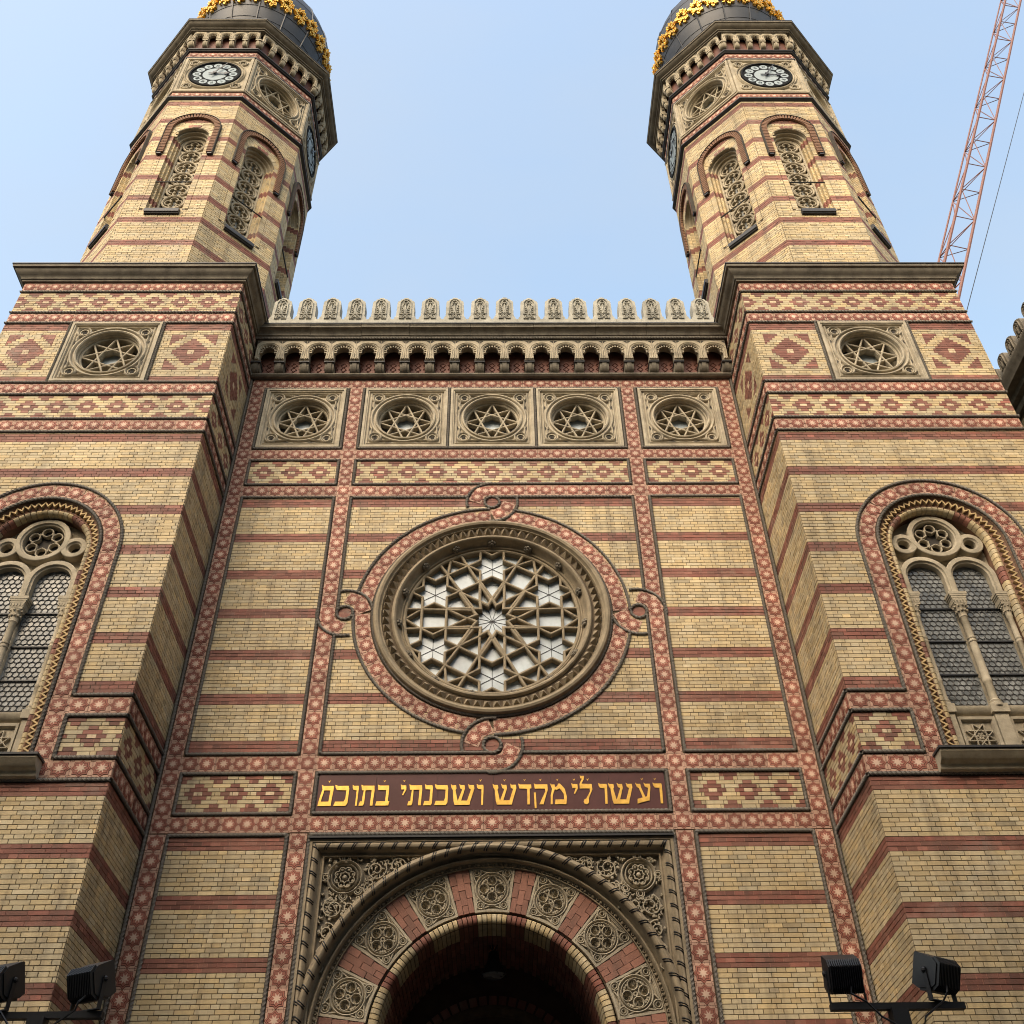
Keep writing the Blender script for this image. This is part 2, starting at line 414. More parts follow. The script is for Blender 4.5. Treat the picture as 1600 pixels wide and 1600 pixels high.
# ------------------------------------------------------------------ rope mouldings
ROPE_R = 0.029
def rope_mesh(name, pts, N, closed=False, r=ROPE_R, pitch=0.062):
    """a twisted three-strand moulding along a 3d polyline"""
    P = np.array(pts, float)
    if closed: P = np.vstack([P, P[:1]])
    seg = np.linalg.norm(np.diff(P, axis=0), axis=1); L = np.concatenate([[0], np.cumsum(seg)])
    k = max(2, int(L[-1] / 0.0155))
    s = np.linspace(0, L[-1], k + 1)
    Q = np.stack([np.interp(s, L, P[:, i]) for i in range(3)], 1)
    T = np.gradient(Q, axis=0); T /= np.linalg.norm(T, axis=1)[:, None] + 1e-12
    N = np.broadcast_to(np.array(N, float), Q.shape)
    B = np.cross(T, N); B /= np.linalg.norm(B, axis=1)[:, None] + 1e-12
    N2 = np.cross(B, T)
    m = 6
    ph = 2 * PI * np.arange(m) / m
    rad = np.where(np.arange(m) % 2 == 0, r, r * 0.76)
    tw = 2 * PI * s / (pitch * 3)
    ang = ph[None, :] + tw[:, None]
    V = Q[:, None, :] + rad[None, :, None] * (np.cos(ang)[..., None] * N2[:, None, :] + np.sin(ang)[..., None] * B[:, None, :])
    V = V.reshape(-1, 3)
    i = np.arange(k)[:, None]; q = np.arange(m)[None, :]
    F = np.stack([i * m + q, i * m + (q + 1) % m, (i + 1) * m + (q + 1) % m, (i + 1) * m + q], -1).reshape(-1, 4)
    return np_mesh(name, V, F, 'rope')
def np_mesh(name, V, F, mats, mi=None, col=None, smooth=False):
    me = bpy.data.meshes.new(name)
    me.vertices.add(len(V)); me.vertices.foreach_set("co", np.ascontiguousarray(V, dtype=np.float32).ravel())
    nf, k = F.shape
    me.loops.add(nf * k); me.loops.foreach_set("vertex_index", np.ascontiguousarray(F, dtype=np.int32).ravel())
    me.polygons.add(nf); me.polygons.foreach_set("loop_start", np.arange(0, nf * k, k, dtype=np.int32))
    for m_ in (mats if isinstance(mats, (list, tuple)) else [mats]): me.materials.append(M[m_])
    if mi is not None: me.polygons.foreach_set("material_index", np.asarray(mi, dtype=np.int32))
    if col is not None:
        at = me.color_attributes.new("col", 'FLOAT_COLOR', 'POINT')
        at.data.foreach_set("color", np.ascontiguousarray(col, dtype=np.float32).ravel())
    me.update(calc_edges=True); me.validate()
    me.shade_flat()
    return me
def rope(parent, fr, path, closed=False, n=0.022):
    link("rope_moulding", rope_mesh("rope_moulding", [fr.p(u, v, n) for u, v in path], fr.N, closed), parent)

# ------------------------------------------------------------------ bricks
CH = 0.828 / 13.0
BR = {}           # thing key -> list of (frame, u0, u1, v0, v1, n0, n1, colour)
def put(key, fr, u0, u1, v0, v1, kind, n0=-0.02, n1=0.0):
    BR.setdefault(key, []).append((fr, u0, u1, v0, v1, n0, n1 + random.uniform(0.004, 0.0095), bcol(kind)))
BED = {}
J = 0.0050        # half a joint
def row(key, fr, ivals, v0, v1, stretch, lim, skip=None, off=0.0, n0=-0.02, n1=0.0):
    """lay one course: intervals (a, b, kind) clipped to lim and cut into bricks"""
    lo, hi = lim
    for a, b, kd in ivals:
        a, b = max(a, lo), min(b, hi)
        if b - a < 0.02: continue
        L = 0.256 if stretch else 0.128
        cuts = [a]
        g = a - ((a - off) % L) + L
        while g < b - 1e-6:
            if g - cuts[-1] > 0.035 and b - g > 0.035: cuts.append(g + random.uniform(-0.004, 0.004))
            g += L
        cuts.append(b)
        if kd == 'r' and skip is None: BED.setdefault(key, []).append((fr, a, b, v0, v1, n1))
        for c0, c1 in zip(cuts[:-1], cuts[1:]):
            if skip is not None and skip((c0 + c1) / 2, (v0 + v1) / 2, c0, c1): continue
            put(key, fr, c0 + J, c1 - J, v0 + J, v1 - J, kd, n0, n1)
def stripes(key, fr, u0, u1, z0, z1, anchor, skip=None, period=13, ch=CH, off=0.0):
    """striped wall: three red courses, ten yellow"""
    k = math.ceil((z0 - anchor) / ch - 0.35)
    while anchor + k * ch < z1 - ch * 0.4:
        a = max(anchor + k * ch, z0); b = min(anchor + (k + 1) * ch, z1)
        kd = 'r' if (k % period) < 3 else 'y'
        st = (k % 2 == 0)
        row(key, fr, [(u0, u1, kd)], a, b, st, (u0, u1), skip, off + (0.064 if st else 0.0) + 0.006 * math.sin(k * 2.3))
        k += 1
def diamonds(key, fr, u0, u1, z0, z1, uc, rows=9, c=0.131, skip=None):
    """the frieze of small red lozenges with a pale heart"""
    h = (z1 - z0) / rows
    hw = {4: 1.5, 3: 1.0, 5: 1.0, 2: 0.5, 6: 0.5}
    ho = {1: 0.5, 7: 0.5, 0: 1.0, 8: 1.0}
    for i in range(rows):
        iv = []; P = 4 * c
        k0 = int((u0 - uc) / P) - 2; k1 = int((u1 - uc) / P) + 2
        ed = []
        for k in range(k0, k1 + 1):
            if i in hw:
                m = uc + k * P
                if i == 4: ed += [(m - 1.5 * c, m - 0.5 * c, 'r'), (m - 0.5 * c, m + 0.5 * c, 'p'), (m + 0.5 * c, m + 1.5 * c, 'r')]
                else: ed.append((m - hw[i] * c, m + hw[i] * c, 'r'))
            else:
                m = uc + (k + 0.5) * P
                ed.append((m - ho[i] * c, m + ho[i] * c, 'r'))
        ed.sort(); last = u0 - 1
        for a, b, kd in ed:
            if a > last + 1e-6: iv.append((last, a, 'y'))
            iv.append((a, b, kd)); last = b
        iv.append((last, u1 + 1, 'y'))
        row(key, fr, iv, z0 + i * h, z0 + (i + 1) * h, True, (u0, u1), skip, 0.05 * (i % 3))
def bigdiamond(key, fr, u0, u1, z0, z1, uc, skip=None, sx=1.0):
    """yellow field with one red lozenge and four corner triangles"""
    rows = int(round((z1 - z0) / CH)); h = (z1 - z0) / rows; zc = (z0 + z1) / 2
    for i in range(rows):
        v0 = z0 + i * h; dv = abs(v0 + h / 2 - zc) / 0.40
        ed = []
        if i < 2 or i >= rows - 3:
            ed = [(u0 - 1, u1 + 1, 'r')]
        else:
            w = 0.37 * sx * (1 - dv)
            if w > 0.03:
                if abs(v0 + h / 2 - zc) < h * 0.6 and sx > 0.9: ed += [(uc - w, uc - 0.064, 'r'), (uc - 0.064, uc + 0.064, 'p'), (uc + 0.064, uc + w, 'r')]
                else: ed.append((uc - w, uc + w, 'r'))
            if abs(v0 + h / 2 - zc) < 0.50:
                cu = 0.37 * sx * max(0.0, 1.62 - dv)
                if cu < 0.43 * sx - 0.03: ed += [(uc - 0.43 * sx, uc - cu, 'r'), (uc + cu, uc + 0.43 * sx, 'r')]
        ed.sort(); iv = []; last = u0 - 1
        for a, b, kd in ed:
            if a > last + 1e-6: iv.append((last, a, 'y'))
            iv.append((a, b, kd)); last = b
        if last < u1: iv.append((last, u1 + 1, 'y'))
        row(key, fr, iv, v0, v0 + h, i % 2 == 0, (u0, u1), skip, 0.064 * (i % 2))
_ub = MB(); _ub.box(LOCAL, 0, 1, 0, 1, 0, 1, back=False)
UNIT = _ub.mesh("brick", 'brick1', smooth=False)
def flush_bricks(key, parent, limit=300):
    """the bricks that show largest become objects, the rest one mesh"""
    L = BR.pop(key)
    sc = []
    for i, (fr, u0, u1, v0, v1, n0, n1, c) in enumerate(L):
        p = fr.p((u0 + u1) / 2, (v0 + v1) / 2, n1) - CAM
        d = np.linalg.norm(p); z = p @ CF
        x, y = FPX * (p @ CR) / z, FPX * (p @ CU) / z
        vis = abs(x) < 795 and abs(y) < 795
        sc.append(((u1 - u0) * (v1 - v0) * max(0.0, -(fr.N @ p) / d) / d ** 2 if vis else 0.0, i))
    sc.sort(reverse=True)
    top = set(i for _, i in sc[:limit])
    V = []; C = []
    for i, (fr, u0, u1, v0, v1, n0, n1, c) in enumerate(L):
        if i in top:
            f2 = Fr(fr.p(u0, v0, n0), fr.U, fr.V)
            o = link("brick", UNIT, parent, f2.mat(u1 - u0, v1 - v0, n1 - n0))
            o.color = (*map(float, c), 1.0)
        else:
            V.extend([fr.p(u, v, n) for n in (n0, n1) for v in (v0, v1) for u in (u0, u1)])
            C.append(c)
    bd = BED.pop(key, [])
    if bd:
        pb = MB()
        for fr, a, b_, v0, v1, n1 in bd: pb.rect(fr, a, b_, v0 + 0.003, v1 - 0.003, n1 + 0.0022)
        o = part("red_pointing", pb, 'pointing', parent, smooth=False); o["kind"] = "stuff"
    nb = len(C)
    if nb:
        base = np.array([(4, 5, 7, 6), (0, 1, 5, 4), (1, 3, 7, 5), (3, 2, 6, 7), (2, 0, 4, 6)])
        F = (np.arange(nb)[:, None, None] * 8 + base[None]).reshape(-1, 4)
        col = np.repeat(np.hstack([np.array(C), np.ones((nb, 1))]), 8, axis=0)
        o = link("brickwork", np_mesh("brickwork", np.array(V), F, 'brick', col=col), parent)
        o["kind"] = "stuff"

# ------------------------------------------------------------------ star tiles
def make_tile(name, h=0.125):
    b = MB(); k = h / 0.125
    b.box(LOCAL, -h + 0.002, h - 0.002, -h + 0.002, h - 0.002, -0.02, 0.010, 0, back=False)
    b.prism(LOCAL, starpoly(0.128 * k, 0.098 * k), 0.010, 0.0125, 2)
    b.prism(LOCAL, starpoly(0.120 * k, 0.092 * k), 0.0125, 0.017, 1)
    b.prism(LOCAL, starpoly(0.100 * k, 0.0765 * k), 0.017, 0.0185, 2)
    b.prism(LOCAL, starpoly(0.0915 * k, 0.069 * k), 0.0185, 0.021, 1)
    b.prism(LOCAL, starpoly(0.070 * k, 0.030 * k, 8, PI / 8), 0.021, 0.026, 3)
    # the dark incised strapwork between neighbouring stars
    for a in (0, PI / 2, PI, 3 * PI / 2):
        f = LOCAL.sub(0, 0, 0, a)
        for s in (-1, 1):
            b.box(f, 0.118 * k, h, s * 0.036 * k - 0.003, s * 0.036 * k + 0.003, 0.010, 0.0115, 2, back=False)
            b.box(f, 0.100 * k, h, s * 0.10 * k - 0.0025, s * 0.10 * k + 0.0025, 0.010, 0.0115, 2, back=False)
    return b.mesh(name, ['t_plate', 't_red', 't_dark', 't_star'], smooth=False)
TILE = make_tile("star_tile")
TL = {}
def tile(key, fr, u, v, ang=0.0, sx=1.0, sy=1.0, n=0.0):
    TL.setdefault(key, []).append((fr.sub(u + random.uniform(-.0015, .0015), v + random.uniform(-.0015, .0015), n + random.uniform(-.0012, .0012), ang + random.uniform(-0.012, 0.012)), sx, sy))
def flush_tiles(key, parent, limit=300):
    L = TL.pop(key); sc = []
    for i, (f, sx, sy) in enumerate(L):
        p = f.o - CAM; d = np.linalg.norm(p); z = p @ CF
        vis = abs(FPX * (p @ CR) / z) < 800 and abs(FPX * (p @ CU) / z) < 800
        sc.append((max(0.0, -(f.N @ p) / d) * sx * sy / d ** 2 if vis else 0, i))
    sc.sort(reverse=True); top = set(i for _, i in sc[:limit])
    rest = [L[i] for i in range(len(L)) if i not in top]
    for i in sorted(top):
        f, sx, sy = L[i]; link("star_tile", TILE, parent, f.mat(sx, sy, 1))
    if rest:
        b = MB(); src = [(tuple(v.co), ) for v in TILE.vertices]; polys = [(tuple(p.vertices), p.material_index) for p in TILE.polygons]
        for f, sx, sy in rest:
            base = len(b.v)
            b.v.extend([tuple(f.p(c[0][0] * sx, c[0][1] * sy, c[0][2])) for c in src])
            for vs, mi in polys: b.f.append(tuple(i + base for i in vs)); b.m.append(mi); b.c.append(None)
        o = part("star_tilework", b, ['t_plate', 't_red', 't_dark', 't_star'], parent, smooth=False); o["kind"] = "stuff"
def tile_run(key, fr, a, b, pitch=0.25, skip_first=False, skip_last=False):
    """tiles at a, b and evenly between"""
    a = np.array(a, float); b = np.array(b, float); L = np.linalg.norm(b - a); k = max(1, int(round(L / pitch)))
    d = (b - a) / L; ang = 0.0
    st = L / k
    for i in range(k + 1):
        if (i == 0 and skip_first) or (i == k and skip_last): continue
        p = a + (b - a) * i / k
        hor = abs(d[0]) > abs(d[1])
        tile(key, fr, p[0], p[1], ang, st / 0.25 if hor else 1, 1 if hor else st / 0.25)
def tile_arc(key, fr, c, r, a0, a1, pitch=0.25, first=True, last=True):
    k = max(1, int(round(abs(math.radians(a1 - a0)) * r / pitch)))
    for i in range(k + 1):
        if (i == 0 and not first) or (i == k and not last): continue
        a = math.radians(a0 + (a1 - a0) * i / k)
        tile(key, fr, c[0] + r * math.cos(a), c[1] + r * math.sin(a), a - PI / 2, abs(math.radians(a1 - a0)) * r / k / 0.25, 1)

# ------------------------------------------------------------------ levels shared by wall and towers
B0, B1, BL, BM, BT, BU = 8.2375, 9.196, 14.7625, 15.718, 17.75, 18.73      # centres of the tile bands
A_UP, A_LO = 9.39, 7.854                                                    # where red courses start
RO = 0.161                                                                  # rope axis from band centre

# ------------------------------------------------------------------ ground
g = MB(); g.quad((-1500, -1500, 0), (1500, -1500, 0), (1500, 1500, 0), (-1500, 1500, 0))
go = part("ground", g, 'ground', None, smooth=False); go["kind"] = "structure"
# ------------------------------------------------------------------ star window (square stone panel, ring, deep oculus, eight-pointed tracery)
def star_panel(parent, fr, u, v, S, name="star_window", pane='pane', depth=0.20, back='void', SH=None, backlit=False):
    f = fr.sub(u, v)
    SH = SH or S
    h = S / 2; hv = SH / 2; R = 0.352 * S
    b = MB()
    plate_hole(b, f, (-h, h, -hv, hv), circ((0, 0), R, 48), (0, 0), -0.01, None, 0, 48)
    # reveal: stepped and slightly tapered
    ring = circ((0, 0), R, 48)
    b.sweep(f, ring, [(-0.012, -0.01), (-0.012, 0.03), (0.012, 0.04), (0.03, 0.02), (0.03, -0.05), (0.045, -0.06), (0.05, -depth), (0.05, -depth - 0.22)], True)
    b.sweep(f, circ((0, 0), R * 1.135, 48), roundprof(0, 0.030, -0.012, 0.035, 5), True)
    # border mouldings
    sq = [(-h + 0.035, -hv + 0.035), (h - 0.035, -hv + 0.035), (h - 0.035, hv - 0.035), (-h + 0.035, hv - 0.035)]
    b.sweep(f, sq, [(-0.033, -0.01), (-0.033, 0.045), (0.012, 0.05), (0.02, 0.03), (0.04, 0.03), (0.055, -0.01)], True)
    sq2 = [(-h + 0.125, -hv + 0.125), (h - 0.125, -hv + 0.125), (h - 0.125, hv - 0.125), (-h + 0.125, hv - 0.125)]
    b.sweep(f, sq2, roundprof(0, 0.018, -0.012, 0.022, 4), True)
    for sx in (-1, 1):
        for sy in (-1, 1):
            c = (sx * 0.335 * S, sy * (0.335 * S + (SH - S) / 2))
            b.sweep(f, circ(c, 0.070 * S, 20), roundprof(0, 0.024, -0.012, 0.04, 4), True)
            b.sweep(f, circ(c, 0.044 * S, 16), roundprof(0, 0.016, -0.012, 0.025, 3), True)
            for q in range(4):
                a = q * PI / 2 + PI / 4
                b.ball(f.p(c[0] + 0.014 * S * math.cos(a), c[1] + 0.014 * S * math.sin(a), -0.005), 0.013 * S, 5, 4, 1)
            # interlace straps linking corner ring and great ring
            a = math.atan2(c[1], c[0])
            for t in (-1, 1):
                p0 = (c[0] + 0.068 * S * math.cos(a + t * PI / 2), c[1] + 0.068 * S * math.sin(a + t * PI / 2))
                e = a + t * 0.44
                p1 = (R * 1.135 * math.cos(e), R * 1.135 * math.sin(e))
                m_ = ((p0[0] + p1[0]) / 2 * 1.02, (p0[1] + p1[1]) / 2 * 1.02)
                b.sweep(f, [p0, m_, p1], roundprof(0, 0.020, -0.012, 0.032, 4))
                # flat dark triangle beside the strap, painted as a recess in shade
                q0 = a + t * 0.30; q1 = a + t * 0.60
                tri = [(0.475 * S * math.cos(q0) * 0.97, 0.475 * S * math.sin(q0) * 0.97), (0.445 * S * math.cos(q1), 0.445 * S * math.sin(q1)), (0.43 * S * math.cos(q0 + t * 0.07), 0.43 * S * math.sin(q0 + t * 0.07))]
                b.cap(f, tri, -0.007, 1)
    w = part(name, b, ['stone', 'void'], parent)
    # tracery
    t = MB(); Rt = R - 0.055
    t.sweep(f, circ((0, 0), Rt - 0.005, 40), rrect(0.05, (-depth, -depth + 0.10)), True)
    pts = [(Rt * math.cos(PI / 2 + i * PI / 4), Rt * math.sin(PI / 2 + i * PI / 4)) for i in range(8)]
    for i in range(8):
        t.sweep(f, [pts[i], pts[(i + 3) % 8]], rrect(0.036, (-depth - 0.02, -depth + 0.085 + 0.002 * (i % 3))))
    ri = Rt * math.cos(PI * 3 / 8) / math.cos(PI / 8)
    t.sweep(f, starpoly(Rt * 0.45, ri * 0.93, 8, PI / 8 + PI / 8), [(0.0, -depth - 0.09), (0.0, -depth + 0.06), (0.03, -depth + 0.06)], True)
    link("tracery", t.mesh("tracery", 'stone'), w)
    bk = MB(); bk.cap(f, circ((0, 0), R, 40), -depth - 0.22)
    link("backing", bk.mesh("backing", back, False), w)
    pn = MB(); pn.cap(f, circ((0, 0), Rt * 0.44, 24), -depth - 0.085)
    link("pane", pn.mesh("pane", pane, False), w)
    return w

# ------------------------------------------------------------------ the synagogue front
syn = thing("synagogue", (0, 0, 0), "striped yellow and red brick synagogue front with rose window, between two clock towers", "synagogue")
KEY = 'c'
wall = MB()
def wr(u0, u1, z0, z1): wall.rect(FC, u0, u1, z0, z1, -0.004)
for s in (-1, 1):
    a, b_ = sorted((s * 4.96, s * 2.575))
    wr(a, b_, 0, 15.90)
    wr(a, b_, 17.57, 18.9)
wr(-2.575, 2.575, 8.0, 9.43)
wr(-2.575, 2.575, 14.5, 15.90); wr(-2.575, 2.575, 17.57, 18.9)
plate_hole(wall, FC, (-2.575, 2.575, 9.43, 14.5), circ((0, 11.97), 1.60, 64), (0, 11.97), -0.004, None, 0, 64)
for s in (-1, 1):
    a, b_ = sorted((s * 2.575, s * 2.945)); wr(a, b_, 15.90, 17.57)
    a, b_ = sorted((s * 4.555, s * 4.96)); wr(a, b_, 15.90, 17.57)
for z0, z1, y0 in ((0, 9.2, 2.6), (9.2, 18.9, 0.75)):
    wall.box(PLAN, -4.9, 4.9, y0, 24.0, z0, z1)
wallo = part("wall", wall, 'mortar', syn, smooth=False)

ROSE = (0.0, 11.97)
def in_rose(u, z, a, b): return math.hypot(u, z - ROSE[1]) < 2.17
for s in (-1, 1):
    a, b_ = sorted((s * 4.575, s * 2.925))
    stripes(KEY, FC, a, b_, A_UP, 14.575, A_UP)
    stripes(KEY, FC, a, b_, 3.0, 8.06, A_LO)
    diamonds(KEY, FC, a, b_, 8.43, 9.004, s * 3.77)
    diamonds(KEY, FC, a, b_, 14.955, 15.527, s * 3.77)
stripes(KEY, FC, -2.575, 2.575, A_UP, 14.575, A_UP, in_rose, off=0.03)
diamonds(KEY, FC, -2.575, 2.575, 14.955, 15.527, 0.0)
# bands of tiles
for zb in (B0, B1, BL, BM, BT):
    tile_run(KEY, FC, (-4.75, zb), (4.75, zb))
def col(u, z0, z1, pitch=0.25): tile_run(KEY, FC, (u, z0), (u, z1), pitch, True, True)
for s in (-1, 1):
    for u in (4.75, 2.75):
        col(s * u, B0, B1); col(s * u, BL, BM); col(s * u, BM, BT)
        tile_run(KEY, FC, (s * u, B0 - 0.2707), (s * u, B0 - 0.2707 - 0.262 * 18), 0.262)
    col(s * 4.75, B1, BL)
# columns beside the rose, broken by the knots
KN = 2.46; KR = 0.405; KC = 0.135        # knot centre distance, outer and inner rope radius
pz = (BL - B1) / 22
for k in range(1, 22):
    z = B1 + pz * k
    if z > 11.97 - 0.02: tile(KEY, FC, -2.75, z, 0, 1, pz / 0.25)
    if z < 11.97 - 0.40: tile(KEY, FC, -2.75, z, 0, 1, pz / 0.25)
    if z < 11.97 + 0.02: tile(KEY, FC, 2.75, z, 0, 1, pz / 0.25)
    if z > 11.97 + 0.40: tile(KEY, FC, 2.75, z, 0, 1, pz / 0.25)
tile(KEY, FC, -2.75, 11.97 - 0.30, 0, 1, 1, -0.009); tile(KEY, FC, 2.75, 11.97 + 0.30, 0, 1, 1, -0.009)
# ring of tiles round the rose
RT = 2.155
for q in range(4):
    tile_arc(KEY, FC, ROSE, RT, 90 * q + 4.0, 90 * q + 79.5)
# ropes -----------------------------------------------------------------
for s in (-1, 1):
    a = s * (4.75 - RO); b_ = s * (2.75 + RO)
    for z0, z1 in ((B0 + RO, B1 - RO), (B1 + RO, BL - RO), (BL + RO, BM - RO), (BM + RO, BT - RO)):
        if z0 > 15 and z1 > 16: pass
        rope(syn, FC, [(a, z0), (b_, z0), (b_, z1), (a, z1)], True)
    rope(syn, FC, [(a, 3.0), (a, B0 - RO), (b_, B0 - RO), (b_, 3.0)])
    rope(syn, FC, [(s * (4.75 + RO), 3.0), (s * (4.75 + RO), 17.9)])
    rope(syn, FC, [(s * (2.75 - RO), 3.0), (s * (2.75 - RO), B0 - RO - 0.02)])
iu = 2.75 - RO
rope(syn, FC, [(-iu, B0 + RO), (iu, B0 + RO), (iu, B1 - RO), (-iu, B1 - RO)], True)
rope(syn, FC, [(-iu, B0 - RO), (iu, B0 - RO)])
rope(syn, FC, [(-iu, BL + RO), (iu, BL + RO), (iu, BM - RO), (-iu, BM - RO)], True)
rope(syn, FC, [(-iu, BM + RO), (iu, BM + RO), (iu, BT - RO), (-iu, BT - RO)], True)
for s in (-1, 1): rope(syn, FC, [(s * 0.861, BM + RO), (s * 0.861, BT - RO)])
# rose ring ropes and knots
RI_, RO_ = RT - RO, RT + RO
rope(syn, FC, circ(ROSE, RI_, 96), True)
for q in range(4):
    # knot frame: local x points outwards from the rose, drawn for the left knot and turned
    ang = (PI, PI / 2, 0, -PI / 2)[q]            # left, top, right, bottom
    e = (math.cos(ang), math.sin(ang))
    KN = 2.46 if q in (0, 2) else 2.49
    kc = (ROSE[0] + KN * e[0], ROSE[1] + KN * e[1])
    def T(x, z, ang=ang, kc=kc):                  # left-knot coordinates (x right, z up about its centre) -> wall
        c, d = math.cos(ang - PI), math.sin(ang - PI)
        return (kc[0] + c * x - d * z, kc[1] + d * x + c * z)
    rope(syn, FC, [T(*p) for p in circ((0, 0), KC, 20)], True)
    # a: the ring band curls over the small circle and dies against the straight band
    rope(syn, FC, [T(*p) for p in arc((0, 0), 0.465, -8, 105, 18)])
    # b: the straight band curls under the circle and dies against the ring
    rope(syn, FC, [T(*p) for p in arc((0, 0), 0.465, 172, 285, 18)])
    for a_, rr in ((66, 0.30), (24, 0.30), (246, 0.30), (204, 0.30)):
        p = T(rr * math.cos(math.radians(a_)), rr * math.sin(math.radians(a_)))
        tile(KEY, FC, p[0], p[1], math.radians(a_) + (ang - PI), 1.0, 1.0, 0.0028 + 0.0006 * (a_ % 7))
    # the straight band's inner rope, stopping at the knot
    Lh = 2.63 if q in (0, 2) else iu
    c_in = [(-0.13 + 0.0, 0.0), (-0.13, Lh)]      # from circle upwards along the band
    rope(syn, FC, [T(-0.129, 0.06), T(-0.129, Lh - 0.02)])
    rope(syn, FC, [T(-0.129, -0.455), T(-0.129, -Lh + 0.02)])
# outer ring rope: starts at a knot's small circle and runs to the next knot's cap
for q in range(4):
    a0 = (180, 90, 0, -90)[q]
    # going anticlockwise from this knot's centre (below left knot = anticlockwise) to the next
    rope(syn, FC, [(ROSE[0] + RO_ * math.cos(math.radians(a0 + t)), ROSE[1] + RO_ * math.sin(math.radians(a0 + t))) for t in np.linspace(0.8, 79.5, 60)])
# plain red brick hearts of the knots
for q in range(4):
    ang = (PI, PI / 2, 0, -PI / 2)[q]
    kx, kz = ROSE[0] + KN * math.cos(ang), ROSE[1] + KN * math.sin(ang)
    for i in range(4): put(KEY, FC, kx - 0.11, kx + 0.11, kz - 0.11 + i * 0.056, kz - 0.11 + (i + 1) * 0.056 - 0.008, 'r')
flush_tiles(KEY, syn)

# star windows of the gallery
for u, S in ((-3.75, 1.60), (3.75, 1.60), (-1.72, 1.66), (0.0, 1.66), (1.72, 1.66)):
    star_panel(syn, FC, u, (BM + BT) / 2, S, SH=1.68)

# ------------------------------------------------------------------ rose window
rim = MB(); c0 = ROSE
C96 = circ(c0, 1.0, 96)
def ringp(prof, mi=0): rim.sweep(FC, [(c0[0] + (p[0] - c0[0]) * 1.0, p[1]) for p in circ(c0, 1.5, 96)], [(1.5 - r_, n_) for r_, n_ in prof], True, mi)
ringp([(1.985, -0.02), (1.985, 0.06), (1.965, 0.10), (1.93, 0.115), (1.895, 0.10), (1.88, 0.06), (1.865, 0.045), (1.85, 0.05), (1.84, 0.02),
       (1.835, -0.02), (1.69, -0.05), (1.675, 0.03), (1.655, 0.052), (1.63, 0.055), (1.605, 0.035), (1.595, 0.0), (1.59, -0.04), (1.555, -0.12), (1.54, -0.13), (1.525, -0.115), (1.51, -0.125),
       (1.50, -0.16), (1.495, -0.32)])
for i in range(74):                                          # dog-tooth ring
    a = 2 * PI * i / 74; f = FC.sub(*c0, 0.0, a)
    w2 = 1.76 * PI / 74 * 0.94
    base = [(1.69, -w2), (1.835, -w2), (1.835, w2), (1.69, w2)]
    vs = [f.p(u_, v_, -0.045 + 0.2 * (u_ - 1.69)) for u_, v_ in base] + [f.p(1.79, 0, 0.105)]
    rim.add(vs, [(0, 1, 4), (1, 2, 4), (2, 3, 4), (3, 0, 4)])
roseo = part("rose_window", rim, 'stone_dark', syn)
roseo.data.materials[0] = M['rimstone']
bm = MB(); bf = Fr((0, 0, 0), X, Y)
for k in range(6):
    a = k * PI / 3
    bm.ball((0.026 * math.cos(a), 0.026 * math.sin(a), 0.012), 0.018, 6, 4)
bm.ball((0, 0, 0.02), 0.02, 6, 4); bm.lathe((0, 0, -0.03), [(0.03, 0), (0.045, 0.03), (0.0, 0.035)], 10)
BOSS = bm.mesh("boss", 'stone_dark')
for i in range(15):
    a = PI / 2 + 2 * PI * i / 15; f = FC.sub(*c0, 0.0, a)
    n_ = (f.N * 0.45 - f.U * 0.9); n_ /= np.linalg.norm(n_); v_ = f.V; u_ = np.cross(v_, n_)
    link("boss", BOSS, roseo, Fr(f.p(1.572, 0, -0.075), u_, v_).mat(1.8, 1.8, 1.8))
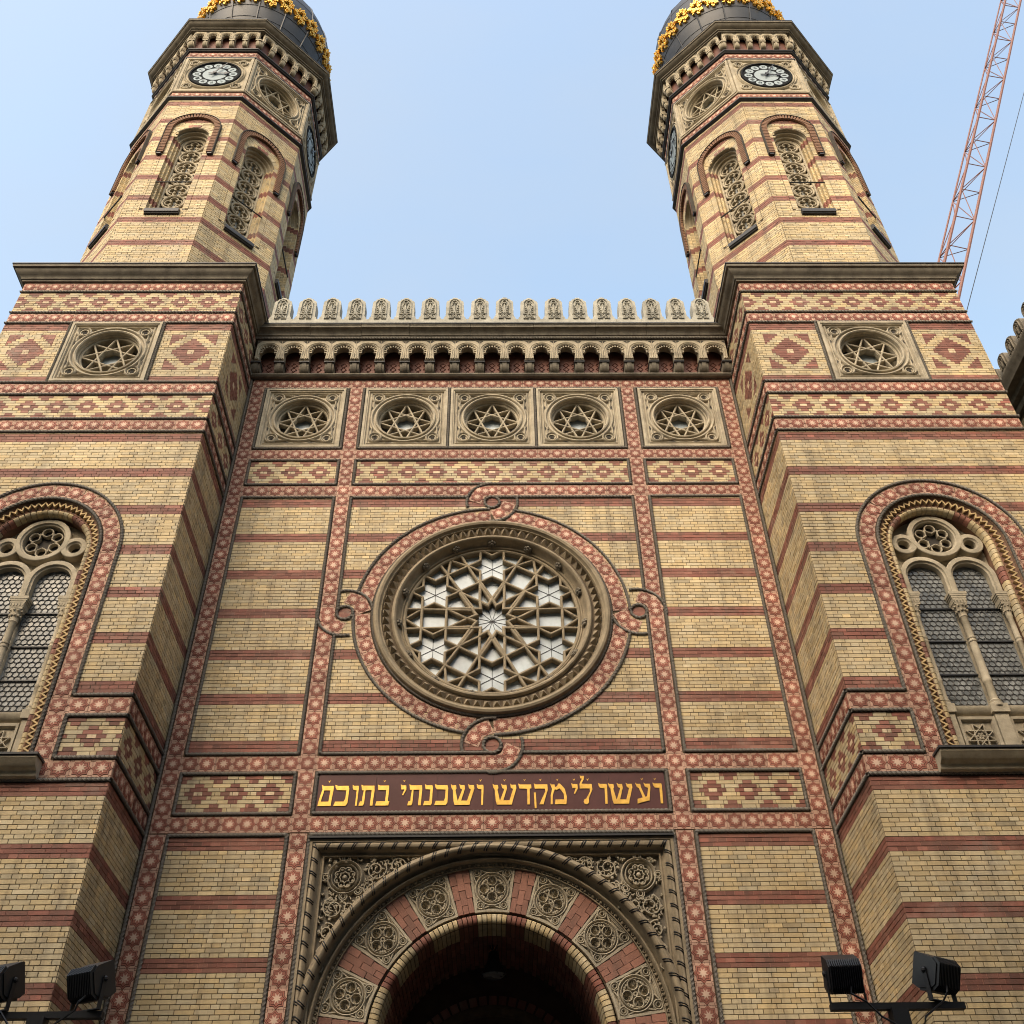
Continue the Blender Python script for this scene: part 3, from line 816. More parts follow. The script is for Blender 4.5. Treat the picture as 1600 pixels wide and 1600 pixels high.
# tracery: six hexagons and six squares round a twelve-pointed star
tr = MB(); D0, D1 = -0.275, -0.155
s_ = 0.415; ap = s_ * math.sqrt(3) / 2; rh = 2 * ap + s_
def RP(r_, deg): return (c0[0] + r_ * math.cos(math.radians(deg)), c0[1] + r_ * math.sin(math.radians(deg)))
cnt = [0]
def bar(p, q, w=0.047, d1=D1):
    cnt[0] += 1
    tr.sweep(FC, [p, q], rrect(w, (D0, d1 + 0.0012 * (cnt[0] % 5))))
tr.sweep(FC, circ(c0, 1.478, 72), rrect(0.06, (D0, D1 + 0.012)), True)
hexc = [RP(rh, 90 + 60 * k) for k in range(6)]
for k in range(6):
    hc = hexc[k]
    tips = [(hc[0] + s_ * math.cos(math.radians(60 * j)), hc[1] + s_ * math.sin(math.radians(60 * j))) for j in range(6)]
    nots = [(hc[0] + s_ / math.sqrt(3) * math.cos(math.radians(60 * j + 30)), hc[1] + s_ / math.sqrt(3) * math.sin(math.radians(60 * j + 30))) for j in range(6)]
    star = []
    for j in range(6): star += [tips[j], nots[j]]
    tr.sweep(FC, star, rrect(0.045, (D0, D1 + 0.006)), True)
    ax = 60 * k                                              # a square lies on this axis
    e = (math.cos(math.radians(ax)), math.sin(math.radians(ax))); n2 = (-e[1], e[0])
    def A(x, y): return (c0[0] + e[0] * x + n2[0] * y, c0[1] + e[1] * x + n2[1] * y)
    rs = rh * math.cos(PI / 6)
    for y in (-s_ / 2, s_ / 2): bar(A(math.sqrt(1.475 ** 2 - y * y), y), A(0.30, y * 0.80))
    for x in (rs - s_ / 2, rs + s_ / 2): bar(A(x, -s_ / 2), A(x, s_ / 2))
    # outer: from the square's outer corners to the rim
    for y in (-1, 1):
        bar(A(rs + s_ / 2, y * s_ / 2), A(1.465, 0.0), 0.045, D1 - 0.01)
        bar(A(rs - s_ / 2, y * s_ / 2), A(0.42, 0.0), 0.05, D1 - 0.005)
    # towards the hexagon axis: narrow kites
    hx = math.radians(90 + 60 * k)
    lo = [(hc[0] + s_ * math.cos(hx + PI + t), hc[1] + s_ * math.sin(hx + PI + t)) for t in (-PI / 6, PI / 6)]
    tipc = RP(0.42, 90 + 60 * k)
    for p in lo: bar(p, tipc, 0.055)
tr.sweep(FC, starpoly(0.405, 0.275, 12, PI / 12 * 0 + PI / 2, c0), rrect(0.055, (D0, D1 + 0.01)), True)
link("tracery", tr.mesh("tracery", 'rimstone'), roseo)
def pane(poly, n_, name="pane"):
    b = MB(); b.cap(FC, poly, n_); return link(name, b.mesh(name, 'pane', False), roseo)
pane(circ(c0, 1.50, 64), -0.277)
for k in range(6):
    pane(circ(hexc[k], s_ * 0.98, 6), -0.268)
    q = RP(rh * math.cos(PI / 6), 60 * k); pane(circ(q, s_ * 0.69, 4, PI / 4 + math.radians(60 * k)), -0.270)
pane(starpoly(0.40, 0.27, 12, PI / 2, c0), -0.266)
cm = MB()
for k in range(6):
    for j in range(3):
        a = math.radians(60 * j + 30)
        p, q = hexc[k], None
        cm.sweep(FC, [(p[0] - 0.23 * math.cos(a), p[1] - 0.23 * math.sin(a)), (p[0] + 0.23 * math.cos(a), p[1] + 0.23 * math.sin(a))], [(-0.005, -0.268), (-0.005, -0.261), (0.005, -0.261), (0.005, -0.268)])
for j in range(6):
    a = math.radians(30 * j + 15)
    cm.sweep(FC, [(c0[0] - 0.33 * math.cos(a), c0[1] - 0.33 * math.sin(a)), (c0[0] + 0.33 * math.cos(a), c0[1] + 0.33 * math.sin(a))], [(-0.004, -0.266), (-0.004, -0.259), (0.004, -0.259), (0.004, -0.266)])
gbo = link("glazing_bars", cm.mesh("glazing_bars", 'iron'), roseo); gbo["kind"] = "stuff"

# ------------------------------------------------------------------ inscription
ins = MB(); iz0, iz1 = B0 + RO + 0.03, B1 - RO - 0.03
ins.rect(FC, -2.56, 2.56, iz0 - 0.02, iz1 + 0.02, 0.001)
inso = part("inscription_panel", ins, 'lead', syn, smooth=False)
xs = [-2.55, -1.70, -0.80, 0.02, 0.87, 1.72, 2.55]
for a, b_ in zip(xs[:-1], xs[1:]):
    sl = MB(); sl.box(FC, a + 0.002, b_ - 0.002, iz0 - 0.015, iz1 + 0.015, 0.0, 0.014 + random.uniform(0, 0.0015), back=False)
    link("slab", sl.mesh("slab", 'slab', False), inso)
GL = {
 'vav': [[(0, 1), (.22, .95), (.95, .95), (1, .85), (.92, 0), (.66, 0), (.7, .74), (.2, .76), (.05, .86)]],
 'kaf': [[(0, 1), (.2, .95), (.93, .95), (1, .82), (.97, .15), (.85, 0), (0, 0), (.1, .2), (.7, .2), (.79, .35), (.81, .74), (.15, .75), (.04, .86)]],
 'memsofit': [[(.14, 1), (.3, .95), (1, .95), (.98, .74), (.24, .74)], [(.78, .745), (.98, .745), (.9, 0), (.71, .0)], [(0, 0), (.72, 0), (.73, .2), (.04, .2)], [(.2, .745), (.35, .745), (.18, .195), (.035, .195)]],
 'tav': [[(.08, 1), (.22, .95), (.97, .95), (1, .74), (.14, .74)], [(.81, .745), (1, .745), (.94, 0), (.76, 0)], [(.28, .745), (.39, .745), (.36, .12), (.28, 0), (0, 0), (.08, .2), (.21, .2), (.22, .42)]],
 'bet': [[(.1, 1), (.24, .95), (.9, .95), (.92, .74), (.15, .74)], [(.72, .745), (.92, .745), (.88, .195), (.70, .195)], [(0, 0), (.93, 0), (1, .2), (.08, .2)]],
 'yod': [[(0, 1), (.28, .95), (.95, .95), (1, .75), (.5, .48), (.33, .5), (.68, .76), (.15, .76)]],
 'nun': [[(.08, 1), (.3, .95), (.92, .95), (1, .85), (.95, .12), (.85, 0), (0, 0), (.1, .2), (.66, .2), (.72, .75), (.18, .76)]],
 'shin': [[(.17, 0), (.80, 0), (.84, .2), (.22, .2)], [(0, 1), (.06, .94), (.22, .94), (.24, .8), (.20, .72), (.30, .19), (.18, .0), (.13, .2), (.09, .72), (.03, .82)],
          [(.36, 1), (.42, .94), (.58, .94), (.60, .76), (.44, .19), (.31, .19), (.49, .74), (.40, .8)], [(.74, 1), (.80, .94), (.98, .94), (1, .78), (.84, .19), (.70, .19), (.86, .74), (.77, .8)]],
 'dalet': [[(0, 1), (.15, .95), (.98, .95), (1, .77), (.86, .75), (.85, 0), (.66, 0), (.68, .75), (.08, .76)]],
 'qof': [[(.04, 1), (.18, .95), (.98, .95), (1, .7), (.67, 0), (.38, 0), (.83, .62), (.81, .75), (.1, .75)], [(.02, .56), (.16, .56), (.18, -.17), (.05, -.17)]],
 'mem': [[(0, 1), (.08, .94), (.28, .94), (.31, .76), (.14, .42), (.11, 0), (0, 0), (.02, .42), (.12, .74)], [(.26, .8), (.44, .86), (.5, .98), (.62, .98), (.9, .72), (1, .35), (.95, 0), (.26, 0), (.3, .22), (.84, .22), (.82, .5), (.58, .76), (.36, .66)]],
 'lamed': [[(.06, 1.40), (.12, 1.35), (.40, 1.35), (.36, 1.2), (.14, .97), (.96, .95), (1, .7), (.66, .26), (.66, .06), (.5, -.02), (.32, 0), (.24, .12), (.32, .22), (.46, .25), (.8, .6), (.78, .74), (0, .74), (0, .97), (.22, 1.22), (.08, 1.24)]],
 'ayin': [[(0, 1), (.08, .94), (.33, .94), (.36, .77), (.60, .3), (.44, .24), (.22, .74), (.08, .8)], [(.56, 1), (.66, .94), (.98, .94), (1, .78), (.84, .12), (.70, .3), (.84, .74), (.64, .8)], [(.03, 0), (.845, .15), (.84, .36), (.06, .22)]],
}
def xa(px): return -2.527 + (px - 97) * (-0.124 + 2.527) / (1520 - 97)
def xb(px): return xa((760 + px / 5.333 - 480) * 5.517)
TXT = [('memsofit', xa(97), xa(221)), ('kaf', xa(232), xa(355)), ('vav', xa(382), xa(437)), ('tav', xa(448), xa(575)), ('bet', xa(590), xa(710)),
       ('yod', xa(800), xa(850)), ('tav', xa(865), xa(988)), ('nun', xa(1003), xa(1080)), ('kaf', xa(1097), xa(1213)), ('shin', xa(1235), xa(1440)), ('vav', xa(1460), xa(1520)),
       ('shin', xb(52), xb(252)), ('dalet', xb(268), xb(378)), ('qof', xb(395), xb(515)), ('mem', xb(535), xb(672)), ('yod', xb(715), xb(768)), ('lamed', xb(785), xb(890)),
       ('vav', xb(942), xb(1015)), ('shin', xb(1025), xb(1228)), ('ayin', xb(1255), xb(1380)), ('vav', xb(1402), xb(1478))]
for nm, a, b_ in TXT:
    lb = MB()
    for pi, poly in enumerate(GL[nm]):
        lb.prism(FC, [(a + (b_ - a) * x_, 8.505 + 0.33 * y_) for x_, y_ in poly], 0.012, 0.026 + 0.0004 * pi)
    link("letter", lb.mesh("letter", 'gold', False), inso)
for x_ in [xa(p) for p in (176, 657, 828, 1493)] + [xb(p) for p in (152, 322, 455, 598, 740, 855, 1315, 1425)]:
    lb = MB(); z_ = 8.505 + 0.33 * 1.17
    lb.prism(FC, [(x_ - .018, z_ + .018), (x_ - .004, z_ + .004), (x_ + .018, z_ + .022), (x_, z_ - .014)], 0.012, 0.019)
    link("accent_mark", lb.mesh("accent_mark", 'gold', False), inso)
# ------------------------------------------------------------------ portal
PC = (0.0, 5.4)
def barber(mb, fr, path, r, n, mi, gap=0.19):
    """pairs of dark slanting bands round a roll"""
    P = np.array(path, float); sg = np.linalg.norm(np.diff(P, axis=0), axis=1); L = np.concatenate([[0], np.cumsum(sg)])
    s = gap / 2
    while s < L[-1]:
        for d in (-0.016, 0.016):
            q = np.array([np.interp(s + d, L, P[:, i]) for i in range(2)]); q2 = np.array([np.interp(s + d + 0.01, L, P[:, i]) for i in range(2)])
            t = (q2 - q) / (np.linalg.norm(q2 - q) + 1e-9)
            if not np.isfinite(t).all() or np.linalg.norm(t) < 0.5: continue
            l = np.array([-t[1], t[0]])
            pts = []
            for k in range(7):
                ph = PI * k / 6
                w = q + l * (r + 0.003) * math.cos(ph) + t * 0.03 * math.cos(ph)
                pts.append(fr.p(w[0], w[1], n + (r + 0.003) * math.sin(ph)))
            mb.tube(pts, 0.010, 4, mi, caps=False)
        s += gap
def spiral(c, r, turns, a0, k=26, cw=1, r1=0.25):
    return [(c[0] + r * (1 - (1 - r1) * i / k) * math.cos(a0 + cw * 2 * PI * turns * i / k), c[1] + r * (1 - (1 - r1) * i / k) * math.sin(a0 + cw * 2 * PI * turns * i / k)) for i in range(k + 1)]

pf = MB()
fpath = [(-2.575, 0.0), (-2.575, 8.0), (2.575, 8.0), (2.575, 0.0)]
pf.sweep(FC, fpath, [(0, -0.02), (0, 0.03), (-0.045, 0.035), (-0.05, 0.0), (-0.135, -0.01), (-0.14, -0.04), (-0.165, -0.085), (-0.19, -0.09), (-0.193, -0.07), (-0.215, -0.07), (-0.22, -0.19)])
roll = [(-2.482, 0.0), (-2.482, 7.907), (2.482, 7.907), (2.482, 0.0)]
pf.box(FC, -2.58, 2.58, 8.002, 8.03, 0.0, 0.075, 1)
pf.sweep(FC, roll, roundprof(0, 0.046, -0.01, 0.05, 6))
barber(pf, FC, roll, 0.046, 0.0, 1)
# spandrel plate above the arch, dark in colour to deepen the carving's shadows
sp = [(-2.33, 5.3), (-2.33, 7.80), (2.33, 7.80), (2.33, 5.3)]
arcpts = arc(PC, 2.44, 0, 180, 48)
for i in range(48):
    (x0, z0), (x1, z1) = arcpts[i], arcpts[i + 1]
    x0c, x1c = max(-2.37, min(2.37, x0)), max(-2.37, min(2.37, x1))
    pf.quad(FC.p(x0c, min(z0, 7.8), -0.15), FC.p(x0c, 7.80, -0.15), FC.p(x1c, 7.80, -0.15), FC.p(x1c, min(z1, 7.8), -0.15), 2)
# archivolt: rope roll, cove, bead, scroll band
ap_ = archpath(2.47, PC[1], 0.0, 56)
pf.sweep(FC, ap_, [(0.075, -0.17), (0.07, 0.01), (0.05, 0.02)] + [(q_, n_ + 0.02) for q_, n_ in roundprof(0, 0.05, -0.01, 0.055, 6)[::-1]] +
         [(-0.053, -0.05), (-0.065, -0.11), (-0.09, -0.14), (-0.105, -0.14), (-0.108, -0.09), (-0.12, -0.07), (-0.136, -0.068), (-0.15, -0.085), (-0.153, -0.16), (-0.195, -0.19), (-0.2, -0.165), (-0.212, -0.165), (-0.215, -0.25)])
barber(pf, FC, ap_, 0.05, 0.02, 1)
for i in range(58):                                             # scroll band: little alternating leaves
    a = math.radians(-3 + 186 * i / 57); f = FC.sub(*PC, 0.0, a)
    pf.ball(f.p(2.295, 0, -0.165), 0.027, 6, 4, 0, tuple(f.N), 0.8)
    pf.sweep(f, circ((2.298, 0.058), 0.018, 8), roundprof(0, 0.008, -0.185, -0.145, 3), True)
por = part("portal", pf, ['rimstone', 'iron', 'stone_dark'], syn)
for s in (-1, 1):
    sr = MB()
    def q(p): return [(s * x_, z_) for x_, z_ in p]
    c = (2.05, 7.50)
    for R_, w_ in ((0.235, 0.02), (0.185, 0.014)): sr.sweep(FC, circ((s * c[0], c[1]), R_, 32), roundprof(0, w_, -0.155, -0.075, 4), True)
    for k in range(8):
        a = k * PI / 4 + PI / 8
        sr.sweep(FC, circ((s * c[0] + 0.105 * math.cos(a), c[1] + 0.105 * math.sin(a)), 0.042, 10), roundprof(0, 0.010, -0.155, -0.08, 3), True)
        sr.ball(FC.p(s * c[0] + 0.12 * math.cos(a), c[1] + 0.12 * math.sin(a), -0.115), 0.022, 5, 4)
    sr.ball(FC.p(s * c[0], c[1], -0.11), 0.035, 8, 5)
    for dx, dz in ((0.27, 0.0), (-0.0, 0.27), (0.0, -0.27), (-0.20, -0.19)):
        for R_ in (0.055, 0.03): sr.sweep(FC, circ((s * (c[0] + dx), c[1] + dz), R_, 14), roundprof(0, 0.011, -0.155, -0.08, 3), True)
    for (x_, z_, r_, a0, cw) in ((1.62, 7.60, 0.15, 2.6, 1), (1.68, 7.33, 0.10, 1.0, -1), (1.32, 7.66, 0.11, 2.8, -1), (1.07, 7.72, 0.075, 3.0, 1), (0.90, 7.75, 0.05, 3.0, -1), (2.17, 7.07, 0.15, 1.2, -1), (1.95, 7.08, 0.10, 2.0, 1), (2.22, 6.75, 0.12, 1.4, 1), (2.05, 6.80, 0.06, 1.4, 1), (2.25, 6.48, 0.09, 1.6, -1), (2.28, 6.27, 0.06, 1.5, 1)):
        sr.sweep(FC, q(spiral((x_, z_), r_, 1.45, a0, 24, cw)), roundprof(0, 0.013, -0.155, -0.075, 3))
        for k in range(5):
            a = a0 + 1.25 * k
            sr.ball(FC.p(s * (x_ + r_ * 0.98 * math.cos(a)), z_ + r_ * 0.98 * math.sin(a), -0.11), r_ * 0.20, 5, 4, 0, tuple(FC.N), 0.7)
            if r_ > 0.09: sr.sweep(FC, q([(x_ + r_ * 0.35 * math.cos(a), z_ + r_ * 0.35 * math.sin(a)), (x_ + r_ * 0.75 * math.cos(a + 0.35), z_ + r_ * 0.75 * math.sin(a + 0.35))]), roundprof(0, 0.012, -0.155, -0.09, 3))
    for x_, z_ in ((2.24, 7.72), (2.26, 7.12), (1.70, 7.73), (1.38, 7.72), (2.25, 6.8), (1.78, 7.10)):
        for k in range(6): sr.ball(FC.p(s * (x_ + random.uniform(-.06, .06)), z_ + random.uniform(-.06, .06), -0.115), 0.024, 5, 4, 0, tuple(FC.N), 0.7)
    for k in range(620):                                        # small leaves filling the ground of the panel
        x_, z_ = random.uniform(0.8, 2.33), random.uniform(5.95, 7.76)
        if math.hypot(x_, z_ - 5.4) < 2.58 or math.hypot(x_ - c[0], z_ - c[1]) < 0.26: continue
        a = random.uniform(0, 6.28); L_ = random.uniform(0.03, 0.06)
        sr.sweep(FC, q([(x_, z_), (x_ + L_ * math.cos(a) * .6, z_ + L_ * math.sin(a) * .6), (x_ + L_ * math.cos(a + .6), z_ + L_ * math.sin(a + .6))]), roundprof(0, 0.013, -0.155, random.uniform(-0.10, -0.075), 3))
    link("spandrel_carving", sr.mesh("spandrel_carving", 'stone'), por)
# carved voussoirs, one shared mesh
vm = MB(); hs = math.radians(8.25)
def VP(r_, t): return (r_ * math.sin(t), r_ * math.cos(t) - 1.96)
outl = [VP(1.64, t) for t in np.linspace(-hs, hs, 6)] + [VP(2.275, t) for t in np.linspace(hs, -hs, 6)]
vm.prism(LOCAL, outl, -0.10, -0.035)
vm.sweep(LOCAL, outl, [(0.002, -0.05), (0.002, 0.0), (0.032, 0.002), (0.038, -0.012), (0.046, -0.012), (0.052, -0.035)], True)
RV0 = len(vm.v)
def vring(c, r_, w_=0.016, k=18, top=0.012): vm.sweep(LOCAL, circ(c, r_, k), roundprof(0, w_, -0.035, top, 4), True)
vring((0, 0.0), 0.198, 0.016, 36); vring((0, 0.0), 0.165, 0.011, 36)
for sx, sy, r_ in ((-1, 1, 0.052), (1, 1, 0.052), (-1, -1, 0.045), (1, -1, 0.045)):
    cx_ = sx * (0.185 if sy > 0 else 0.138); cy_ = sy * 0.198 - 0.0
    vring((cx_, cy_), r_, 0.015, 14); vring((cx_, cy_), r_ * 0.5, 0.011, 10)
    for t in (0.5, -0.5):
        a = math.atan2(cy_, cx_) + t
        vm.sweep(LOCAL, [(0.198 * math.cos(a), 0.198 * math.sin(a)), (cx_ + r_ * math.cos(a + t * 1.2), cy_ + r_ * math.sin(a + t * 1.2))], roundprof(0, 0.013, -0.035, 0.008, 3))
for k in range(4):
    a = k * PI / 2 + PI / 2
    c = (0.098 * math.cos(a), 0.098 * math.sin(a))
    vring(c, 0.058, 0.012, 14)
    for j in range(-2, 3):
        e = a + PI + j * 0.5
        vm.sweep(LOCAL, [(c[0] - 0.02 * math.cos(a), c[1] - 0.02 * math.sin(a)), (c[0] + 0.042 * math.cos(a + j * 0.62), c[1] + 0.042 * math.sin(a + j * 0.62))], roundprof(0, 0.006, -0.035, 0.004, 2))
    a += PI / 4
    for j in (-0.2, 0, 0.2): vm.ball((0.138 * math.cos(a + j), 0.138 * math.sin(a + j), -0.02), 0.02, 5, 4)
for k in range(8): vm.ball((0.022 * math.cos(k * PI / 4), 0.022 * math.sin(k * PI / 4), -0.018), 0.014, 5, 4)
vm.v[RV0:] = [(p[0] * 1.16, p[1] * 1.16 - 0.004, p[2]) for p in vm.v[RV0:]]
VOU = vm.mesh("voussoir", 'stone')
for k in range(-3, 4):
    a = math.radians(90 - 24.5 * k)
    f = FC.sub(PC[0] + 1.96 * math.cos(a), PC[1] + 1.96 * math.sin(a), -0.20, a - PI / 2)
    link("voussoir", VOU, por, f.mat())
jb = MB()
for s in (-1, 1):                                               # plain jambs below the springing
    a, b_ = sorted((s * 1.62, s * 2.275)); jb.rect(FC, a, b_, 0, 5.75, -0.236)
jb.sweep(FC, arc(PC, 1.96, 0, 180, 48), [(0.33, -0.24), (-0.34, -0.24)])
link("jamb", jb.mesh("jamb", 'mortar', False), por)
for k in range(-4, 4):                                          # red brick wedges between the carved stones
    ac = math.radians(90 - 24.5 * (k + 0.5))
    for j in range(3):
        for i in range(3):
            r0, r1 = 1.645 + 0.21 * i, 1.645 + 0.21 * (i + 1)
            rm = (r0 + r1) / 2; wd = rm * math.radians(7.7) / 3
            f = FC.sub(*PC, -0.20, ac - PI / 2)
            uo = (j - 1) * wd
            off = 0.09 if j == 1 else 0.0
            a0_, a1_ = max(1.645, r0 - off), (2.27 if i == 2 else r1 - off)
            put(KEY, f, uo - wd / 2 + 0.003, uo + wd / 2 - 0.003, a0_ + 0.004, a1_ - 0.004, 'k', -0.05, -0.006)
# moulded edge bricks of the arch
ab = MB(); da = math.radians(1.03)
prof = [(1.615, -0.24), (1.612, -0.215), (1.595, -0.197), (1.56, -0.192), (1.52, -0.20), (1.492, -0.225), (1.478, -0.26), (1.472, -0.65)]
vs = []
for t in (-da, da):
    for r_, n_ in prof: vs.append((r_ * math.sin(t), r_ * math.cos(t), n_))
m_ = len(prof)
fs = [(i, i + 1, i + 1 + m_, i + m_) for i in range(m_ - 1)] + [tuple(range(m_ - 1, -1, -1)), tuple(range(m_, 2 * m_))]
ab.add(vs, fs)
ABR = ab.mesh("arch_brick", 'brick1')
for i in range(-3, 75):
    d = -4.5 + 2.49 * (i + 1.5) - 0.0
    if d > 186: break
    f = FC.sub(*PC, 0.0, math.radians(d) - PI / 2)
    rel = ((90 - d) / 24.5) % 1.0
    o = link("arch_brick", ABR, por, f.mat())
    o.color = (*map(float, bcol('r' if abs(rel - 0.5) < 0.19 else 'y')), 1.0)
po = MB()
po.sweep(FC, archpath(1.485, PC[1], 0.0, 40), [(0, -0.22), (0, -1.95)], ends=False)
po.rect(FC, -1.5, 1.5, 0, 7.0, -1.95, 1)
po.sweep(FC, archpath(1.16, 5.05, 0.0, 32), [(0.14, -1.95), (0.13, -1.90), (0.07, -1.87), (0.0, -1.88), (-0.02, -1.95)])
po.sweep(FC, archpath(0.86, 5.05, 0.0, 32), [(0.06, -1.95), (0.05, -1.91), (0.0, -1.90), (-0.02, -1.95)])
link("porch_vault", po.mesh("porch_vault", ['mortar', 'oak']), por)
for i in range(70):
    a = PI * (i + 0.5) / 70
    base = np.array([PC[0] + 1.478 * math.cos(a), 0, PC[1] + 1.478 * math.sin(a)])
    U_ = np.array([0, 1.0, 0]); N_ = np.array([-math.cos(a), 0, -math.sin(a)]); V_ = np.cross(N_, U_)
    f = Fr(base, U_, V_)
    for j in range(5):
        y0 = 0.66 + 0.256 * j + (0.0 if i % 2 else -0.128)
        put(KEY, f, max(0.66, y0) + J, y0 + 0.256 - J, -0.033 + J, 0.033 - J, 'r', -0.02, 0.0)  # reddish vault bricks, all red so the colour carries some porch shade
for i in range(-12, 13):
    a = PI / 2 + i * 0.105; f = FC.sub(0, 5.05, -1.93, a - PI / 2)
    put(KEY, f, -0.055, 0.055, 1.20, 1.42, 'r', -0.02, 0.0)
flush_bricks(KEY, wallo)

# ------------------------------------------------------------------ corbel table, cornice and cresting of the centre
PIT = 9.747 / 19
ct = MB()
ct.sweep(FC, [(-4.95, 17.88), (4.95, 17.88)], [(0, 0.0), (0, 0.10), (0.03, 0.135), (0.06, 0.14), (0.075, 0.125), (0.085, 0.10), (0.10, 0.095), (0.125, 0.0)])
ct.rect(FC, -4.95, 4.95, 17.99, 18.80, 0.004, 1)
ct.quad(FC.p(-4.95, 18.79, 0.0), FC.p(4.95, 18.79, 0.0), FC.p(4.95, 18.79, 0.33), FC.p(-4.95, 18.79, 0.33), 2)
for i in range(19 * 3):                                          # lattice of dark ridges on the terracotta
    u = -4.873 + PIT * (i / 3 + 1 / 6)
    for z_ in (18.06, 18.19, 18.32):
        ct.sweep(FC, [(u - 0.06, z_), (u, z_ + 0.065), (u + 0.06, z_), (u, z_ - 0.065)], [(-0.008, 0.004), (0, 0.02), (0.008, 0.004)], True, 1)
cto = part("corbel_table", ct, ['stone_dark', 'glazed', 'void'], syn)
def arch_unit(name, w, hgt, hw, zc, ztop, th, cusp, mats=('stone', 'void')):
    """one bay of blind arcade; local x across, y up from the springing, z out"""
    b = MB(); a = arc((0, zc), hw, 0, 180, 14)
    out = [(w / 2, 0), (w / 2, ztop), (-w / 2, ztop), (-w / 2, 0), (-hw * 0.92, 0)] + a[::-1] + [(hw * 0.92, 0)]
    b.prism(LOCAL, out, -th, 0.0)
    ph = [(-hw * 0.92, 0)] + arc((0, zc), hw, 180, 0, 14) + [(hw * 0.92, 0)]
    for q, r_ in ((0.022, 0.014), (0.062, 0.016)):
        p2 = [(-hw * 0.92 - q, 0)] + arc((0, zc), hw + q, 180, 0, 14) + [(hw * 0.92 + q, 0)]
        b.sweep(LOCAL, p2, roundprof(0, r_, -0.004, 0.018, 4))
    for k in range(cusp):
        t = math.radians(-25 + 230 * (k + 0.5) / cusp)
        x_, y_ = hw * math.cos(t), zc + hw * math.sin(t)
        if y_ < 0.03: continue
        nx, ny = -math.cos(t), -math.sin(t)
        L_ = hw * 0.30; wv = hw * 0.115
        tx, ty = -ny, nx
        b.prism(LOCAL, [(x_ + tx * wv, y_ + ty * wv), (x_ + nx * L_ * 0.5 + tx * wv * 0.4, y_ + ny * L_ * 0.5 + ty * wv * 0.4), (x_ + nx * L_ + tx * wv * .8, y_ + ny * L_ + ty * wv * .8), (x_ + nx * L_ - tx * wv * .8, y_ + ny * L_ - ty * wv * .8),
                        (x_ + nx * L_ * 0.5 - tx * wv * 0.4, y_ + ny * L_ * 0.5 - ty * wv * 0.4), (x_ - tx * wv, y_ - ty * wv)], -0.07, -0.015)
    for s in (-1, 1):                                            # flat dark spandrel triangles, painted as shaded recesses
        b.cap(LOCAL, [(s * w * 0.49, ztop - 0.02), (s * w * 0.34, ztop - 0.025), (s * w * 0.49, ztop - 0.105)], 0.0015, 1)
    return b.mesh(name, list(mats))
ABAY = arch_unit("arch_bay", PIT - 0.004, 0.6, 0.182, 0.26, 0.585, 0.20, 11)
cb = MB()
side = [(0, -0.25), (0.07, -0.265), (0.15, -0.25), (0.21, -0.20), (0.235, -0.13), (0.25, -0.06), (0.0, -0.06)]
SIDEF = Fr((0, 0, 0), (0, 0, 1), (0, 1, 0))                      # u = out, v = up, n = -x
for x0, x1, g_ in ((-0.092, -0.048, 0.93), (-0.044, 0.044, 1.0), (0.048, 0.092, 0.93)):
    cb.prism(SIDEF, [(u_ * g_, v_) for u_, v_ in side], -x1, -x0, 0, back=True)
cb.box(LOCAL, -0.105, 0.105, -0.062, -0.03, 0, 0.27, 1); cb.box(LOCAL, -0.098, 0.098, -0.03, 0.0, 0, 0.28)
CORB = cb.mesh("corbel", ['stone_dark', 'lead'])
for i in range(19):
    u = -4.8735 + PIT * (i + 0.5)
    link("arch_bay", ABAY, cto, FC.sub(u, 18.20, 0.30).mat())
for i in range(20):
    link("corbel", CORB, cto, FC.sub(max(-4.84, min(4.84, -4.8735 + PIT * i)), 18.20, 0.0).mat())
co = MB()
co.sweep(FC, [(-4.97, 19.06), (4.97, 19.06)], [(0, 0.50), (0, 0.535), (0.03, 0.535), (0.045, 0.50), (0.06, 0.0)], mi=0)
co.rect(FC, -4.97, 4.97, 18.80, 19.07, 0.28, 0)
coo = part("cornice", co, ['lead'], syn)
x_ = -4.97
while x_ < 4.96:
    e = min(4.97, x_ + random.uniform(1.0, 1.35))
    if 4.97 - e < 0.5: e = 4.97
    d_ = random.uniform(-0.004, 0.004); cs = MB()
    cs.sweep(FC, [(x_ + 0.003, 18.785), (e - 0.003, 18.785)], [(q_, n_ + d_) for q_, n_ in [(0, 0.0), (0, 0.305), (0.025, 0.315), (0.03, 0.345), (0.075, 0.35), (0.085, 0.375), (0.13, 0.385), (0.165, 0.42), (0.19, 0.465), (0.20, 0.50), (0.245, 0.505), (0.255, 0.52), (0.272, 0.52)]])
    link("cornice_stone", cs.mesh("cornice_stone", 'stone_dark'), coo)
    x_ = e
rope(syn, FC, [(-4.93, 18.822), (4.93, 18.822)], n=0.335)
# merlons
MP = 9.56 / 18
mm = MB()
hp = MP / 2
half = [(hp - 0.001, 0), (hp - 0.001, 0.37), (0.235, 0.385), (0.225, 0.44), (0.205, 0.455), (0.194, 0.50), (0.186, 0.92), (0.166, 0.97), (0.130, 0.985), (0.114, 1.03), (0.066, 1.04), (0.045, 1.075), (0.0, 1.085)]
outl = half + [(-x_, y_) for x_, y_ in half[-2::-1]]
mm.prism(LOCAL, outl, -0.25, 0.0, back=True)
inn = [(-0.125, 0.52), (0.125, 0.52), (0.115, 0.90), (0.075, 0.975), (0.0, 1.005), (-0.075, 0.975), (-0.115, 0.90)]
mm.sweep(LOCAL, inn, roundprof(0, 0.012, -0.004, 0.04, 3), True)
mm.sweep(LOCAL, circ((0, 0.90), 0.05, 14), roundprof(0, 0.012, -0.004, 0.045, 3), True)
